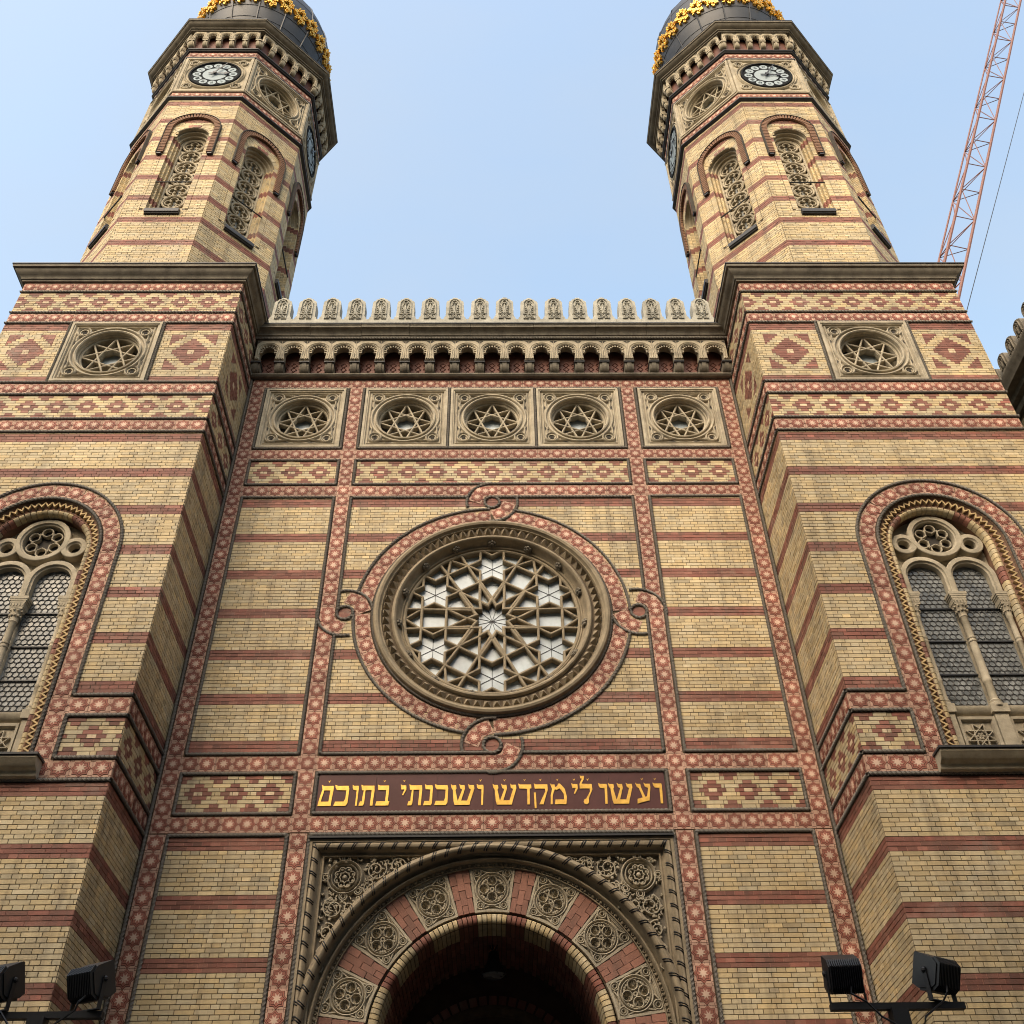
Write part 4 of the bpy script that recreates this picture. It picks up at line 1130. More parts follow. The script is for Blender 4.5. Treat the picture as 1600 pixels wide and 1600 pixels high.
for k in range(5): mm.ball((0.028 * math.cos(0.5 + k * 0.55), 0.885 + 0.035 * math.sin(0.5 + k * .55), 0.0), 0.012, 5, 4)
for s in (-1, 1):
    mm.sweep(LOCAL, [(s * x_, y_) for x_, y_ in spiral((0.055, 0.44), 0.052, 1.3, PI / 2, 16)], roundprof(0, 0.010, -0.004, 0.04, 3))
    mm.sweep(LOCAL, [(s * 0.012, 0.52), (s * 0.03, 0.66), (s * 0.07, 0.78), (s * 0.045, 0.84)], roundprof(0, 0.012, -0.004, 0.04, 3))
    for k in range(4):
        mm.sweep(LOCAL, [(s * (0.025 + 0.008 * k), 0.56 + 0.065 * k), (s * 0.085, 0.60 + 0.065 * k)], roundprof(0, 0.011, -0.004, 0.036, 3))
    mm.sweep(LOCAL, [(s * 0.02, 0.38), (s * 0.12, 0.38), (s * 0.12, 0.49)], roundprof(0, 0.009, -0.004, 0.034, 3))
mm.ball((0, 0.535, 0.0), 0.022, 6, 4); mm.sweep(LOCAL, [(0, 0.55), (0, 0.82)], roundprof(0, 0.014, -0.004, 0.045, 3))
MER = mm.mesh("merlon", 'stone_grey')
for i in range(18):
    u = -9.56 / 2 + MP * (i + 0.5)
    f = FC.sub(u, 19.075, 0.33 + random.uniform(-0.004, 0.004), random.uniform(-0.006, 0.006))
    link("merlon", MER, syn, f.mat(1, random.uniform(1.04, 1.065), 1))
# ------------------------------------------------------------------ clock towers
TX, TH, TY, TC = 7.10, 2.15, -1.68, 0.47           # centre, half width, front plane, plan centre (y)
OA = 2.13                                          # apothem of the octagon
OW = OA * math.tan(PI / 8)                         # half face width
ANC_O = 20.215; CHO = 0.8565 / 13                  # course levels on the shaft
ZS = 12.03                                         # springing of the big window

# shared small meshes ------------------------------------------------
DB = arch_unit("arch_bay", 0.352, 0.5, 0.108, 0.17, 0.44, 0.10, 7)
cb = MB()
for x0, x1, g_ in ((-0.062, -0.03, 0.9), (-0.028, 0.028, 1.0), (0.03, 0.062, 0.9)):
    cb.prism(SIDEF, [(u_ * 0.62 * g_, v_ * 0.9) for u_, v_ in side], -x1, -x0, 0, back=True)
cb.box(LOCAL, -0.072, 0.072, -0.055, 0.0, 0, 0.168)
DCORB = cb.mesh("corbel", ['stone'])

# gold dome ornament: a clustered rosette spray
random.seed(21)
gm = MB()
for k in range(15):
    t_ = random.random() ** 0.5; a = random.uniform(0, 2 * PI)
    x_, y_ = 0.19 * t_ * math.cos(a), 0.31 * t_ * math.sin(a)
    r_ = random.uniform(0.045, 0.075)
    gm.sweep(LOCAL, spiral((x_, y_), r_, 1.3, a, 12, random.choice((-1, 1))), roundprof(0, 0.016, -0.02, random.uniform(0.05, 0.09), 3))
for k in range(46):
    t_ = random.random() ** 0.5; a = random.uniform(0, 2 * PI)
    gm.ball((0.22 * t_ * math.cos(a), 0.34 * t_ * math.sin(a), random.uniform(0.0, 0.06)), random.uniform(0.018, 0.036), 5, 4)
ORN = gm.mesh("dome_ornament", 'gilt')
random.seed(11)

def roman(n):
    out = ""
    for v_, s_ in ((10, "X"), (9, "IX"), (5, "V"), (4, "IV"), (1, "I")):
        while n >= v_: out += s_; n -= v_
    return out
def clock(parent, fr, u, v):
    f = fr.sub(u, v)
    b = MB(); R = 0.655
    b.sweep(f, circ((0, 0), R, 48), [(-0.005, -0.03), (-0.005, 0.045), (0.02, 0.055), (0.045, 0.045), (0.045, 0.02)], True)
    b.cap(f, circ((0, 0), R - 0.03, 48), 0.018)
    cl = part("clock", b, 'dialblack', parent)
    d = MB(); d.cap(f, circ((0, 0), 0.315, 36), 0.024); link("dial_centre", d.mesh("dial_centre", 'dialwhite', False), cl)
    for k in range(12):
        a = PI / 2 - (k + 1) * PI / 6; c = (0.465 * math.cos(a), 0.465 * math.sin(a))
        d = MB(); d.cap(f, circ(c, 0.106, 20), 0.024); link("numeral_disc", d.mesh("numeral_disc", 'dialwhite', False), cl)
        t = roman(k + 1); ws = [0.022 if ch == 'I' else 0.05 for ch in t]; x_ = -sum(ws) / 2
        nf = f.sub(c[0], c[1], 0.0, a - PI / 2); nb = MB(); hh = 0.052
        for ch, w_ in zip(t, ws):
            xc = x_ + w_ / 2
            if ch == 'I': segs = [((xc, -hh), (xc, hh))]
            elif ch == 'V': segs = [((xc - .019, hh), (xc, -hh)), ((xc, -hh), (xc + .019, hh))]
            else: segs = [((xc - .019, hh), (xc + .019, -hh)), ((xc - .019, -hh), (xc + .019, hh))]
            for i_, (p, q) in enumerate(segs): nb.sweep(nf, [p, q], [(-0.0045, 0.024), (-0.0045, 0.0275 + 0.0006 * i_), (0.0045, 0.0275 + 0.0006 * i_), (0.0045, 0.024)])
            x_ += w_
        link("numeral", nb.mesh("numeral", 'dialblack', False), cl)
    def hand(name, ang, L, w, n_, spade):
        h = MB(); hf = f.sub(0, 0, 0, math.radians(90 - ang) - PI / 2)
        h.prism(hf, [(-w * .7, -0.16), (w * .7, -0.16), (w, 0), (w * .55, L), (-w * .55, L), (-w, 0)], n_, n_ + 0.012, back=True)
        h.prism(hf, circ((0, 0), 0.05, 14), n_ - 0.002, n_ + 0.016, back=True)
        if spade: h.prism(hf, [(-0.02, L * .72), (-0.07, L * .80), (-0.045, L * .90), (0, L * 1.12), (0.045, L * .90), (0.07, L * .80), (0.02, L * .72)], n_ + 0.001, n_ + 0.014, back=True)
        else: h.prism(hf, [(-0.01, L * .62), (-0.04, L * .68), (0, L * 0.80), (0.04, L * .68), (0.01, L * .62)], n_ + 0.001, n_ + 0.014, back=True)
        link(name, h.mesh(name, 'iron', False), cl)
    hand("hour_hand", 92, 0.34, 0.026, 0.05, True)
    hand("minute_hand", 27, 0.57, 0.020, 0.075, False)
    return cl
def clock_panel(parent, fr, zc, S):
    """the square stone panel that carries a dial"""
    f = fr.sub(0, zc); h = S / 2; b = MB()
    b.rect(f, -h, h, -h, h, -0.01)
    sq = [(-h + 0.05, -h + 0.05), (h - 0.05, -h + 0.05), (h - 0.05, h - 0.05), (-h + 0.05, h - 0.05)]
    b.sweep(f, sq, [(-0.05, -0.01), (-0.05, 0.03), (0.01, 0.035), (0.02, 0.015), (0.035, 0.02), (0.05, -0.01)], True)
    for r_, w_ in ((0.70, 0.03), (0.765, 0.022)): b.sweep(f, circ((0, 0), r_, 44), roundprof(0, w_, -0.012, 0.035, 4), True)
    for sx in (-1, 1):
        for sy in (-1, 1):
            c = (sx * 0.62, sy * 0.62)
            for r_, w_ in ((0.125, 0.022), (0.08, 0.016)): b.sweep(f, circ(c, r_, 18), roundprof(0, w_, -0.012, 0.035, 3), True)
            b.cap(f, circ(c, 0.06, 14), -0.007, 1)
            b.ball(f.p(c[0], c[1], -0.005), 0.03, 6, 4)
    o = part("clock_panel", b, ['stone', 'void'], parent)
    clock(parent, fr, 0, zc)
    return o

def big_window(parent, key, fr):
    """tall round-headed double window in the tower front; u = 0 is its axis"""
    HW = 1.02; zb = B0 + 0.125
    b = MB()
    b.sweep(fr, archpath(HW, ZS, 8.18, 40), [(0, -0.02), (0, 0.0), (-0.03, 0.0), (-0.04, -0.02), (-0.15, -0.085), (-0.16, -0.075), (-0.175, -0.075), (-0.185, -0.10), (-0.205, -0.14), (-0.25, -0.19), (-0.25, -0.42)])
    w = part("arched_window", b, 'terracotta', parent)
    w.data.materials[0] = M['umber']
    # zigzag in pale brick
    z = MB()
    for r0, r1, dn in ((0.965, 0.885, 0.0),):
        L1 = ZS - 8.3; nleg = int(L1 / 0.052); pts = []
        for i in range(nleg): pts.append((-(r0 if i % 2 else r1), 8.3 + L1 * i / nleg))
        na = int(PI * 0.925 / 0.052)
        for i in range(na + 1):
            a = PI - PI * i / na; r_ = r0 if (i + nleg) % 2 else r1
            pts.append((r_ * math.cos(a), ZS + r_ * math.sin(a)))
        for i in range(nleg): pts.append(((r0 if (i + nleg + na + 1) % 2 else r1), ZS - L1 * (i + 1) / nleg))
        z.sweep(fr, pts, [(-0.011, -0.09), (-0.011, -0.022), (0.011, -0.022), (0.011, -0.09)])
    link("zigzag_moulding", z.mesh("zigzag_moulding", 'zigzag', False), w)
    # ring of rounded bricks
    rl = MB(); pth = archpath(0.815, ZS, 8.25, 60)
    P = np.array(pth); sg = np.linalg.norm(np.diff(P, axis=0), axis=1); L = np.concatenate([[0], np.cumsum(sg)])
    s = 0.0; i = 0
    while s < L[-1] - 0.04:
        e = min(L[-1], s + 0.078)
        seg = [(np.interp(t, L, P[:, 0]), np.interp(t, L, P[:, 1])) for t in (s, (s + e) / 2, e)]
        cc = bcol('r' if (i % 14) in (5, 6, 7) else 'y')
        n0 = len(rl.f)
        rl.sweep(fr, seg, [(q, n_) for q, n_ in [(0.055, -0.16), (0.05, -0.11), (0.028, -0.08), (0, -0.07), (-0.028, -0.08), (-0.05, -0.11), (-0.055, -0.20)]])
        for j in range(n0, len(rl.f)): rl.c[j] = tuple(cc)
        s = e + 0.012; i += 1
    link("roll_bricks", rl.mesh("roll_bricks", 'brick'), w)
    # tracery
    TN = -0.20; t = MB()
    t.cap(fr, archpath(0.80, ZS, 8.3, 28), TN - 0.14)
    bandp = lambda wd: [(wd / 2, TN - 0.16), (wd / 2, TN - 0.01), (wd / 2 - 0.012, TN), (-wd / 2 + 0.05, TN), (-wd / 2 + 0.04, TN - 0.02), (-wd / 2 + 0.012, TN - 0.025), (-wd / 2, TN - 0.04), (-wd / 2, TN - 0.16)]
    for s_ in (-1, 1):
        c = s_ * 0.355
        t.sweep(fr, archpath(0.335, 11.53, 11.19, 22, c), [(0.055, TN - 0.16), (0.055, TN + 0.0), (0.045, TN + 0.008 + 0.001 * s_), (-0.02, TN + 0.008), (-0.03, TN - 0.02), (-0.055, TN - 0.03), (-0.06, TN - 0.15)])
    oc = (0.0, 12.345)
    t.sweep(fr, circ(oc, 0.37, 40), [(-0.055, TN - 0.16), (-0.055, TN + 0.005), (-0.045, TN + 0.014), (0.02, TN + 0.014), (0.03, TN - 0.01), (0.05, TN - 0.02), (0.055, TN - 0.15)], True)
    for s_ in (-1, 1):
        t.sweep(fr, circ((s_ * 0.53, 12.185), 0.145, 24), [(-0.055, TN - 0.16), (-0.055, TN + 0.002), (-0.045, TN + 0.010), (0.02, TN + 0.010), (0.03, TN - 0.01), (0.05, TN - 0.02), (0.055, TN - 0.15)], True)
        t.cap(fr, circ((s_ * 0.53, 12.185), 0.10, 18), TN - 0.135, 1)
    t.cap(fr, circ(oc, 0.32, 30), TN - 0.135, 1)
    for k in range(6):
        a = k * PI / 3 + PI / 6
        t.sweep(fr, circ((oc[0] + 0.205 * math.cos(a), oc[1] + 0.205 * math.sin(a)), 0.082, 14), rrect(0.022, (TN - 0.13, TN - 0.06)), True)
    t.sweep(fr, starpoly(0.20, 0.115, 6, 0, oc), rrect(0.02, (TN - 0.13, TN - 0.055)), True)
    tro = link("tracery", t.mesh("tracery", ['stone', 'void']), w)
    # glass of the two lights with leaded roundels
    for s_ in (-1, 1):
        c = s_ * 0.355
        gp = [(c - 0.30, 9.22)] + [(c - 0.30, 11.53)] + arc((c, 11.53), 0.295, 180, 0, 14) + [(c + 0.30, 9.22)]
        gl = MB(); gl.cap(fr, gp, TN - 0.128); link("pane", gl.mesh("pane", 'glass', False), w)
        lc = MB(); rr = 0.046
        rows = int((11.80 - 9.24) / (rr * 1.75))
        for i in range(rows):
            for j in range(-4, 5):
                x_ = j * rr * 2.0 + (rr if i % 2 else 0); z_ = 9.27 + i * rr * 1.75
                if abs(x_) > 0.255 or (z_ > 11.53 and math.hypot(x_, z_ - 11.53) > 0.26): continue
                lc.sweep(fr, circ((c + x_, z_), rr, 8), [(-0.006, TN - 0.127), (0, TN - 0.117), (0.006, TN - 0.127)], True)
        link("lead_roundels", lc.mesh("lead_roundels", 'lead_came'), w)
        sb = MB()
        for z_ in (9.80, 10.38, 10.98):
            sb.box(fr, c - 0.30, c + 0.30, z_ - 0.012, z_ + 0.012, TN - 0.128, TN - 0.10)
        link("saddle_bars", sb.mesh("saddle_bars", 'iron', False), w)
    # colonnettes
    for x_, r_ in ((-0.70, 0.045), (0.0, 0.058), (0.70, 0.045)):
        cs = MB(); p = fr.p(x_, 0, TN - 0.03)
        cs.lathe((p[0], p[1], 0), [(r_ * 1.7, 9.20), (r_ * 1.7, 9.25), (r_ * 1.35, 9.27), (r_ * 1.45, 9.30), (r_ * 1.0, 9.33), (r_ * 1.0, 9.60), (r_ * 1.12, 9.61), (r_ * 1.12, 9.67), (r_ * 1.0, 9.68), (r_ * 0.95, 10.30), (r_ * 1.1, 10.31), (r_ * 1.1, 10.33), (r_ * .95, 10.34), (r_ * 0.95, 10.36), (r_ * 1.1, 10.37), (r_ * 1.1, 10.39), (r_ * 0.93, 10.40), (r_ * 0.9, 10.74), (r_ * 1.15, 10.76), (r_ * 1.05, 10.79), (r_ * 1.2, 10.86), (r_ * 1.75, 10.97)], 16)
        for k in range(10):
            a = 2 * PI * k / 10
            cs.ball((p[0] + r_ * 1.35 * math.cos(a), p[1] + r_ * 1.35 * math.sin(a), 10.86), r_ * 0.38, 5, 4)
            cs.ball((p[0] + r_ * 1.65 * math.cos(a + .3), p[1] + r_ * 1.65 * math.sin(a + .3), 10.94), r_ * 0.34, 5, 4)
        f2 = fr.sub(x_, 0, 0)
        hw_ = 0.115 if x_ == 0 else 0.10
        for z0_, z1_, ww in ((10.97, 11.00, 0.85), (11.00, 11.09, 0.92), (11.09, 11.12, 1.0), (11.12, 11.15, 1.12), (11.15, 11.20, 1.22)):
            cs.box(f2, -hw_ * ww, hw_ * ww, z0_, z1_ - 0.001, TN - 0.16, TN + 0.045 * ww)
        for k in range(5): cs.box(f2, -hw_ * .8 + k * hw_ * .4 - 0.008, -hw_ * .8 + k * hw_ * .4 + 0.008, 11.02, 11.07, TN, TN + 0.052)
        link("colonnette", cs.mesh("colonnette", 'stone'), w)
    # pedestal zone with starred panels
    pd = MB()
    pd.rect(fr, -0.82, 0.82, 8.30, 9.20, TN - 0.06)
    pd.sweep(fr, [(-0.80, 9.08), (0.80, 9.08)], [(0, TN - 0.06), (0.02, TN - 0.03), (0.05, TN), (0.08, TN + 0.01), (0.10, TN + 0.02), (0.13, TN + 0.02), (0.14, TN - 0.13)])
    for x_, hw_ in ((-0.73, 0.075), (0, 0.095), (0.73, 0.075)):
        pd.box(fr, x_ - hw_, x_ + hw_, 8.44, 9.10, TN - 0.07, TN + 0.02); pd.box(fr, x_ - hw_ - .02, x_ + hw_ + .02, 8.30, 8.45, TN - 0.07, TN + 0.04)
        pd.box(fr, x_ - hw_ - .03, x_ + hw_ + .03, 9.10, 9.235, TN - 0.14, TN + 0.05)
    for s_ in (-1, 1):
        c = (s_ * 0.365, 8.76)
        sqp = [(c[0] - .24, c[1] - .27), (c[0] + .24, c[1] - .27), (c[0] + .24, c[1] + .27), (c[0] - .24, c[1] + .27)]
        pd.sweep(fr, sqp, [(-0.02, TN - 0.06), (-0.02, TN + 0.0), (0.02, TN - 0.01), (0.04, TN - 0.06)], True)
        pp = [(c[0] + .20 * math.cos(k * PI / 4 + PI / 8), c[1] + .20 * math.sin(k * PI / 4 + PI / 8)) for k in range(8)]
        for k in range(8): pd.sweep(fr, [pp[k], pp[(k + 3) % 8]], rrect(0.018, (TN - 0.06, TN - 0.02 + 0.0007 * k)))
        for k in range(7): pd.ball(fr.p(c[0] + (0.04 * math.cos(k * PI / 3) if k else 0), c[1] + (0.04 * math.sin(k * PI / 3) if k else 0), TN - 0.04), 0.022, 5, 4)
    link("pedestal_panel", pd.mesh("pedestal_panel", 'stone'), w)
    # sill
    sl = MB(); f = fr
    pr = [(0, 0.0), (0.0, 0.06), (0.02, 0.10), (0.08, 0.12), (0.10, 0.17), (0.12, 0.20), (0.19, 0.235), (0.205, 0.25), (0.235, 0.25), (0.24, 0.0)]
    sl.sweep(fr, [(-1.22, 8.075), (1.22, 8.075)], pr)
    sl.box(fr, -1.24, 1.24, 8.315, 8.345, -0.42, 0.275, 1)
    link("sill", sl.mesh("sill", ['stone', 'lead']), w)

def shaft_window(parent, key, fr):
    """tall lancet of the octagon: stepped brick jambs, roundel tracery, hood mould; u = 0 on its axis"""
    zs, zb = 24.70, 21.56; h0, h1, h2 = 0.41, 0.36, 0.315
    b = MB()
    b.sweep(fr, archpath(h0, zs, zb, 20), [(0.05, -0.004), (0.03, 0.006), (0, 0.006), (0, -0.09), (-(h0 - h1), -0.09), (-(h0 - h1), -0.17), (-(h0 - h2), -0.18), (-(h0 - h2), -0.38)])
    w = part("lancet_window", b, 'stone', parent)
    # coloured stepped jamb bricks
    k = int((zb - ANC_O) / CHO)
    while ANC_O + k * CHO < zs + 0.02:
        z0 = ANC_O + k * CHO
        if z0 > zb - 0.02:
            kd = 'r' if k % 13 < 3 else 'y'
            for s in (-1, 1):
                a, c = sorted((s * (h1 - 0.007), s * (h0 + 0.002)))
                put(key, fr, a, c, z0 + J, z0 + CHO - J, kd, -0.17, -0.084)
                a, c = sorted((s * (h0 - 0.007), s * (h0 + 0.11)))
                put(key, fr, a, c, z0 + J, z0 + CHO - J, kd, -0.10, 0.004)
                a, c = sorted((s * (h2 - 0.007), s * (h1 + 0.002)))
                put(key, fr, a, c, z0 + J, z0 + CHO - J, kd, -0.28, -0.164)
        k += 1
    # red arch ring with toothed hood
    hd = MB()
    hd.sweep(fr, archpath(0.60, 25.02, 23.86, 24), [(0.055, 0), (0.055, 0.085), (0.035, 0.09), (0.025, 0.045), (-0.085, 0.03), (-0.09, 0.0)])
    P = np.array(archpath(0.59, 25.02, 23.9, 30)); sg = np.linalg.norm(np.diff(P, axis=0), axis=1); L = np.concatenate([[0], np.cumsum(sg)])
    s = 0.03
    while s < L[-1]:
        q = np.array([np.interp(s, L, P[:, i]) for i in range(2)]); q2 = np.array([np.interp(min(L[-1], s + .01), L, P[:, i]) for i in range(2)])
        if np.linalg.norm(q2 - q) < 1e-6: break
        t = (q2 - q) / np.linalg.norm(q2 - q)
        f2 = Fr(fr.p(q[0], q[1], 0), fr.U * t[0] + fr.V * t[1], -fr.U * t[1] + fr.V * t[0])
        hd.box(f2, -0.024, 0.024, -0.095, 0.04, 0.02, 0.075, 1)
        s += 0.072
    for s in (-1, 1): hd.box(fr, s * 0.585 - 0.05, s * 0.585 + 0.05, 23.83, 23.87, 0, 0.07, 2)
    link("hood_mould", hd.mesh("hood_mould", ['void', 'umber', 'iron']), w)
    # tracery of stacked roundels with quatrefoils
    t = MB(); N0 = -0.28
    t.sweep(fr, archpath(0.295, zs, zb, 18), rrect(0.05, (N0 - 0.08, N0 + 0.04)))
    for i in range(7):
        c = (0, zb + 0.24 + i * 0.487)
        t.sweep(fr, circ(c, 0.243, 26), rrect(0.05, (N0 - 0.08, N0 + 0.035)), True)
        for q in range(4):
            a = q * PI / 2 + 0.0
            t.sweep(fr, arc((c[0] + 0.105 * math.cos(a), c[1] + 0.105 * math.sin(a)), 0.09, math.degrees(a) - 140, math.degrees(a) + 140, 12), rrect(0.028, (N0 - 0.08, N0 + 0.015)))
        for sx in (-1, 1):
            t.prism(fr, [(sx * 0.30, c[1] + 0.31), (sx * 0.30, c[1] + 0.17), (sx * 0.13, c[1] + 0.243)], N0 - 0.08, N0 + 0.0)
    link("tracery", t.mesh("tracery", 'stone'), w)
    bk = MB(); bk.cap(fr, archpath(0.312, zs, zb - 0.05, 18), N0 - 0.075); link("backing", bk.mesh("backing", 'glass', False), w)
    sl = MB(); sl.sweep(fr, [(-0.37, 21.36), (0.37, 21.36)], [(0, 0), (0, 0.05), (0.02, 0.06), (0.03, 0.085), (0.12, 0.09), (0.15, 0.08), (0.22, -0.30)])
    link("sill", sl.mesh("sill", 'lead'), w)
    ib = MB(); ib.tube([fr.p(-0.40, 22.66, 0.02), fr.p(0.40, 22.66, 0.02)], 0.017, 6); link("tie_bar", ib.mesh("tie_bar", 'iron'), w)
    return w

def build_tower(s, label):
    key = 't%d' % s
    tw = thing("clock_tower", (s * TX, TC, 0), label, "tower", "clock towers of the synagogue")
    F = Fr((s * TX, TY, 0), X, Z)
    IN = Fr((-4.95, -0.84, 0), Y, Z) if s < 0 else Fr((4.95, -0.84, 0), (0, -1, 0), Z)
    D2 = 0.84
    # body ----------------------------------------------------------
    b = MB()
    hole = archpath(0.98, ZS, 8.2, 24)
    plate_hole(b, F, (-TH, TH, 8.0, 14.2), hole, (0, 10.6), -0.004, None, 0, 40)
    b.rect(F, -TH, TH, 0, 8.0, -0.004); b.rect(F, -TH, TH, 14.2, 15.90, -0.004); b.rect(F, -TH, TH, 17.57, 19.0, -0.004)
    for q in (-1, 1):
        a, c = sorted((q * 0.85, q * TH)); b.rect(F, a, c, 15.90, 17.57, -0.004)
    xi, xo = s * 4.954, s * 9.246
    b.quad((xi, TY + .004, 0), (xi, 0.1, 0), (xi, 0.1, 19), (xi, TY + .004, 19))
    b.quad((xi, 0.1, 0), (xi, 2.62, 0), (xi, 2.62, 19.4), (xi, 0.1, 19.4))
    b.quad((xo, TY + .004, 0), (xo, 2.62, 0), (xo, 2.62, 19), (xo, TY + .004, 19))
    b.quad((xi, 2.62, 0), (xo, 2.62, 0), (xo, 2.62, 19), (xi, 2.62, 19))
    b.quad((xi, TY, 19.0), (xo, TY, 19.0), (xo, 2.62, 19.0), (xi, 2.62, 19.0))
    b.rect(F, -2.1, 2.1, 0, 19.0, -0.75)
    bw = part("base_wall", b, 'mortar', tw, smooth=False)
    # brick stripes ---------------------------------------------------
    def in_arch(u, z, a, c):
        if 7.9 < z < ZS: return abs(u) < 1.20 and min(abs(a), abs(c)) < 1.22 and abs(u) < 1.2
        return z >= ZS and math.hypot(u, z - ZS) < 1.20
    stripes(key, F, -TH, TH, A_UP, 14.575, A_UP, in_arch)
    stripes(key, F, -TH, TH, 2.5, 8.06, A_LO)
    stripes(key, IN, -D2, D2, A_UP, 14.575, A_UP, off=0.07)
    stripes(key, IN, -D2, D2, 2.5, 8.06, A_LO, off=0.07)
    for q in (-1, 1):
        a, c = sorted((q * 1.36, q * TH)); diamonds(key, F, a, c, 8.43, 9.004, q * 1.75)
        a, c = sorted((q * 0.87, q * TH)); bigdiamond(key, F, a, c, 15.915, 17.555, q * 1.52)
    diamonds(key, IN, -D2, D2, 8.43, 9.004, 0.0)
    bigdiamond(key, IN, -D2, D2, 15.915, 17.555, 0.0)
    for z0, z1 in ((14.955, 15.527), (17.945, 18.535)):
        diamonds(key, F, -TH, TH, z0, z1, 0.0, skip=None); diamonds(key, IN, -D2, D2, z0, z1, 0.0)
    # tile bands ------------------------------------------------------
    for zb in (BL, BM, BT, BU):
        tile_run(key, F, (-TH + 0.127, zb), (TH - 0.127, zb), 0.252); tile_run(key, IN, (-D2 + 0.122, zb), (D2 - 0.122, zb), 0.24)
    for zb in (B0, B1):
        tile_run(key, IN, (-D2 + 0.122, zb), (D2 - 0.122, zb), 0.24)
        for q in (-1, 1): tile_run(key, F, (q * 1.18, zb), (q * (TH - 0.135), zb), 0.27)
    for q in (-1, 1):
        tile_run(key, F, (q * 1.18, B0), (q * 1.18, B1), 0.25, True, True)
        tile_run(key, F, (q * 1.18, B1), (q * 1.18, ZS), 0.258, True, True)
    tile_arc(key, F, (0, ZS), 1.18, 0, 180)
    flush_tiles(key, tw)
    # ropes -----------------------------------------------------------
    e = TH + 0.012; e2 = D2 + 0.012
    lo2, hi2 = (-e2, D2 - 0.03) if s < 0 else (-D2 + 0.03, e2)
    for zb in (BL, BM, BT, BU):
        for d in (-RO, RO):
            if zb == BU and d > 0: continue
            rope(tw, F, [(-e, zb + d), (e, zb + d)]); rope(tw, IN, [(lo2, zb + d), (hi2, zb + d)])
    for zb, d in ((B0, -RO), (B0, RO), (B1, -RO), (B1, RO)):
        rope(tw, IN, [(lo2, zb + d), (hi2, zb + d)])
    for q in (-1, 1):
        rope(tw, F, [(q * 1.341, B1 - RO), (q * e, B1 - RO)]); rope(tw, F, [(q * 1.341, B1 + RO), (q * e, B1 + RO)])
        rope(tw, F, [(q * 1.341, B0 + RO), (q * e, B0 + RO)]); rope(tw, F, [(q * 1.341, B0 + RO), (q * 1.341, B1 - RO)])
        rope(tw, F, [(q * 0.885, BM + RO), (q * 0.885, BT - RO)])
    rope(tw, F, [(-e, B0 - RO), (e, B0 - RO)])
    rope(tw, F, archpath(1.341, ZS, B1 + RO, 40)); rope(tw, F, archpath(1.02, ZS, 8.34, 36))
    star_panel(tw, F, 0, (BM + BT) / 2, 1.70, SH=1.68)
    big_window(tw, key, F)
    # cornice of the square base ---------------------------------------
    c = MB()
    x0, x1, y0, y1 = s * TX - TH, s * TX + TH, TY, 2.62
    plan = [(x0, y0), (x0, y1), (x1, y1), (x1, y0)]      # clockwise seen from above: left is outwards
    pr = [(0, 18.85), (0.055, 18.865), (0.06, 18.90), (0.085, 18.91), (0.09, 18.95), (0.12, 18.99), (0.165, 19.02), (0.20, 19.07), (0.205, 19.10), (0.245, 19.11), (0.25, 19.17)]
    c.sweep(PLAN, plan, pr, True)
    c.sweep(PLAN, plan, [(0.23, 19.17), (0.265, 19.172), (0.265, 19.20), (0.22, 19.215), (-0.3, 19.30)], True, 1)
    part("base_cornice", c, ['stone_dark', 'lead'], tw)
    # octagonal shaft ----------------------------------------------------
    oc = [(s * TX + OA / math.cos(PI / 8) * math.cos(PI / 8 + k * PI / 4), TC + OA / math.cos(PI / 8) * math.sin(PI / 8 + k * PI / 4)) for k in range(8)]
    octc = oc[::-1]
    def face(deg):
        a = math.radians(deg); N = np.array([math.cos(a), math.sin(a), 0])
        return Fr(np.array([s * TX, TC, 0]) + N * OA, (-math.sin(a), math.cos(a), 0), Z)
    near = [-90, -45, 0, -135] if s < 0 else [-90, -135, 180, -45]
    sb = MB()
    far = [d for d in range(-180, 180, 45) if d not in near and not (d == -180 and 180 in near)]
    for d in near:
        f = face(d)
        plate_hole(sb, f, (-OW, OW, 21.3, 25.6), archpath(0.40, 24.70, 21.5, 16), (0, 23.2), -0.004, None, 0, 24)
        sb.rect(f, -OW, OW, 18.9, 21.3, -0.004); sb.rect(f, -OW, OW, 25.6, 26.95, -0.004); sb.rect(f, -OW, OW, 28.7, 30.2, -0.004)
    for d in far: sb.rect(face(d), -OW, OW, 18.9, 30.2, -0.004)
    sb.add([(p[0], p[1], 26.9) for p in oc], [tuple(range(8))]); sb.add([(p[0], p[1], 30.15) for p in oc], [tuple(range(8))])
    sw = part("shaft_wall", sb, 'mortar', tw, smooth=False)
    flush_bricks(key, bw)
    def in_lancet(u, z, a, c): return (z < 24.70 and z > 21.5 and abs(u) < 0.47) or (z >= 24.70 and math.hypot(u, z - 24.70) < 0.45)
    for d in near:
        f = face(d)
        stripes(key, f, -OW, OW, 19.0, ANC_O + 20 * CHO, ANC_O, None, ch=CHO, off=0.01 * d)
        for q in (-1, 1):
            a, c_ = sorted((q * 0.527, q * OW)); stripes(key, f, a, c_, ANC_O + 20 * CHO, ANC_O + 68 * CHO, ANC_O, None, ch=CHO, off=0.01 * d)
        stripes(key, f, -OW, OW, ANC_O + 68 * CHO, 26.49, ANC_O, in_lancet, ch=CHO, off=0.01 * d)
        shaft_window(tw, key, f)
        for k in range(-6, 7):                                  # radial head of the lancet
            a = PI / 2 + k * PI / 14; f2 = f.sub(0, 24.70, 0.0, a - PI / 2)
            put(key, f2, -0.045, 0.045, 0.425, 0.53, 'r' if abs(k) < 2 else 'y', -0.1, 0.008)
    flush_bricks(key, sw)
    # drum ---------------------------------------------------------------
    dm = MB()
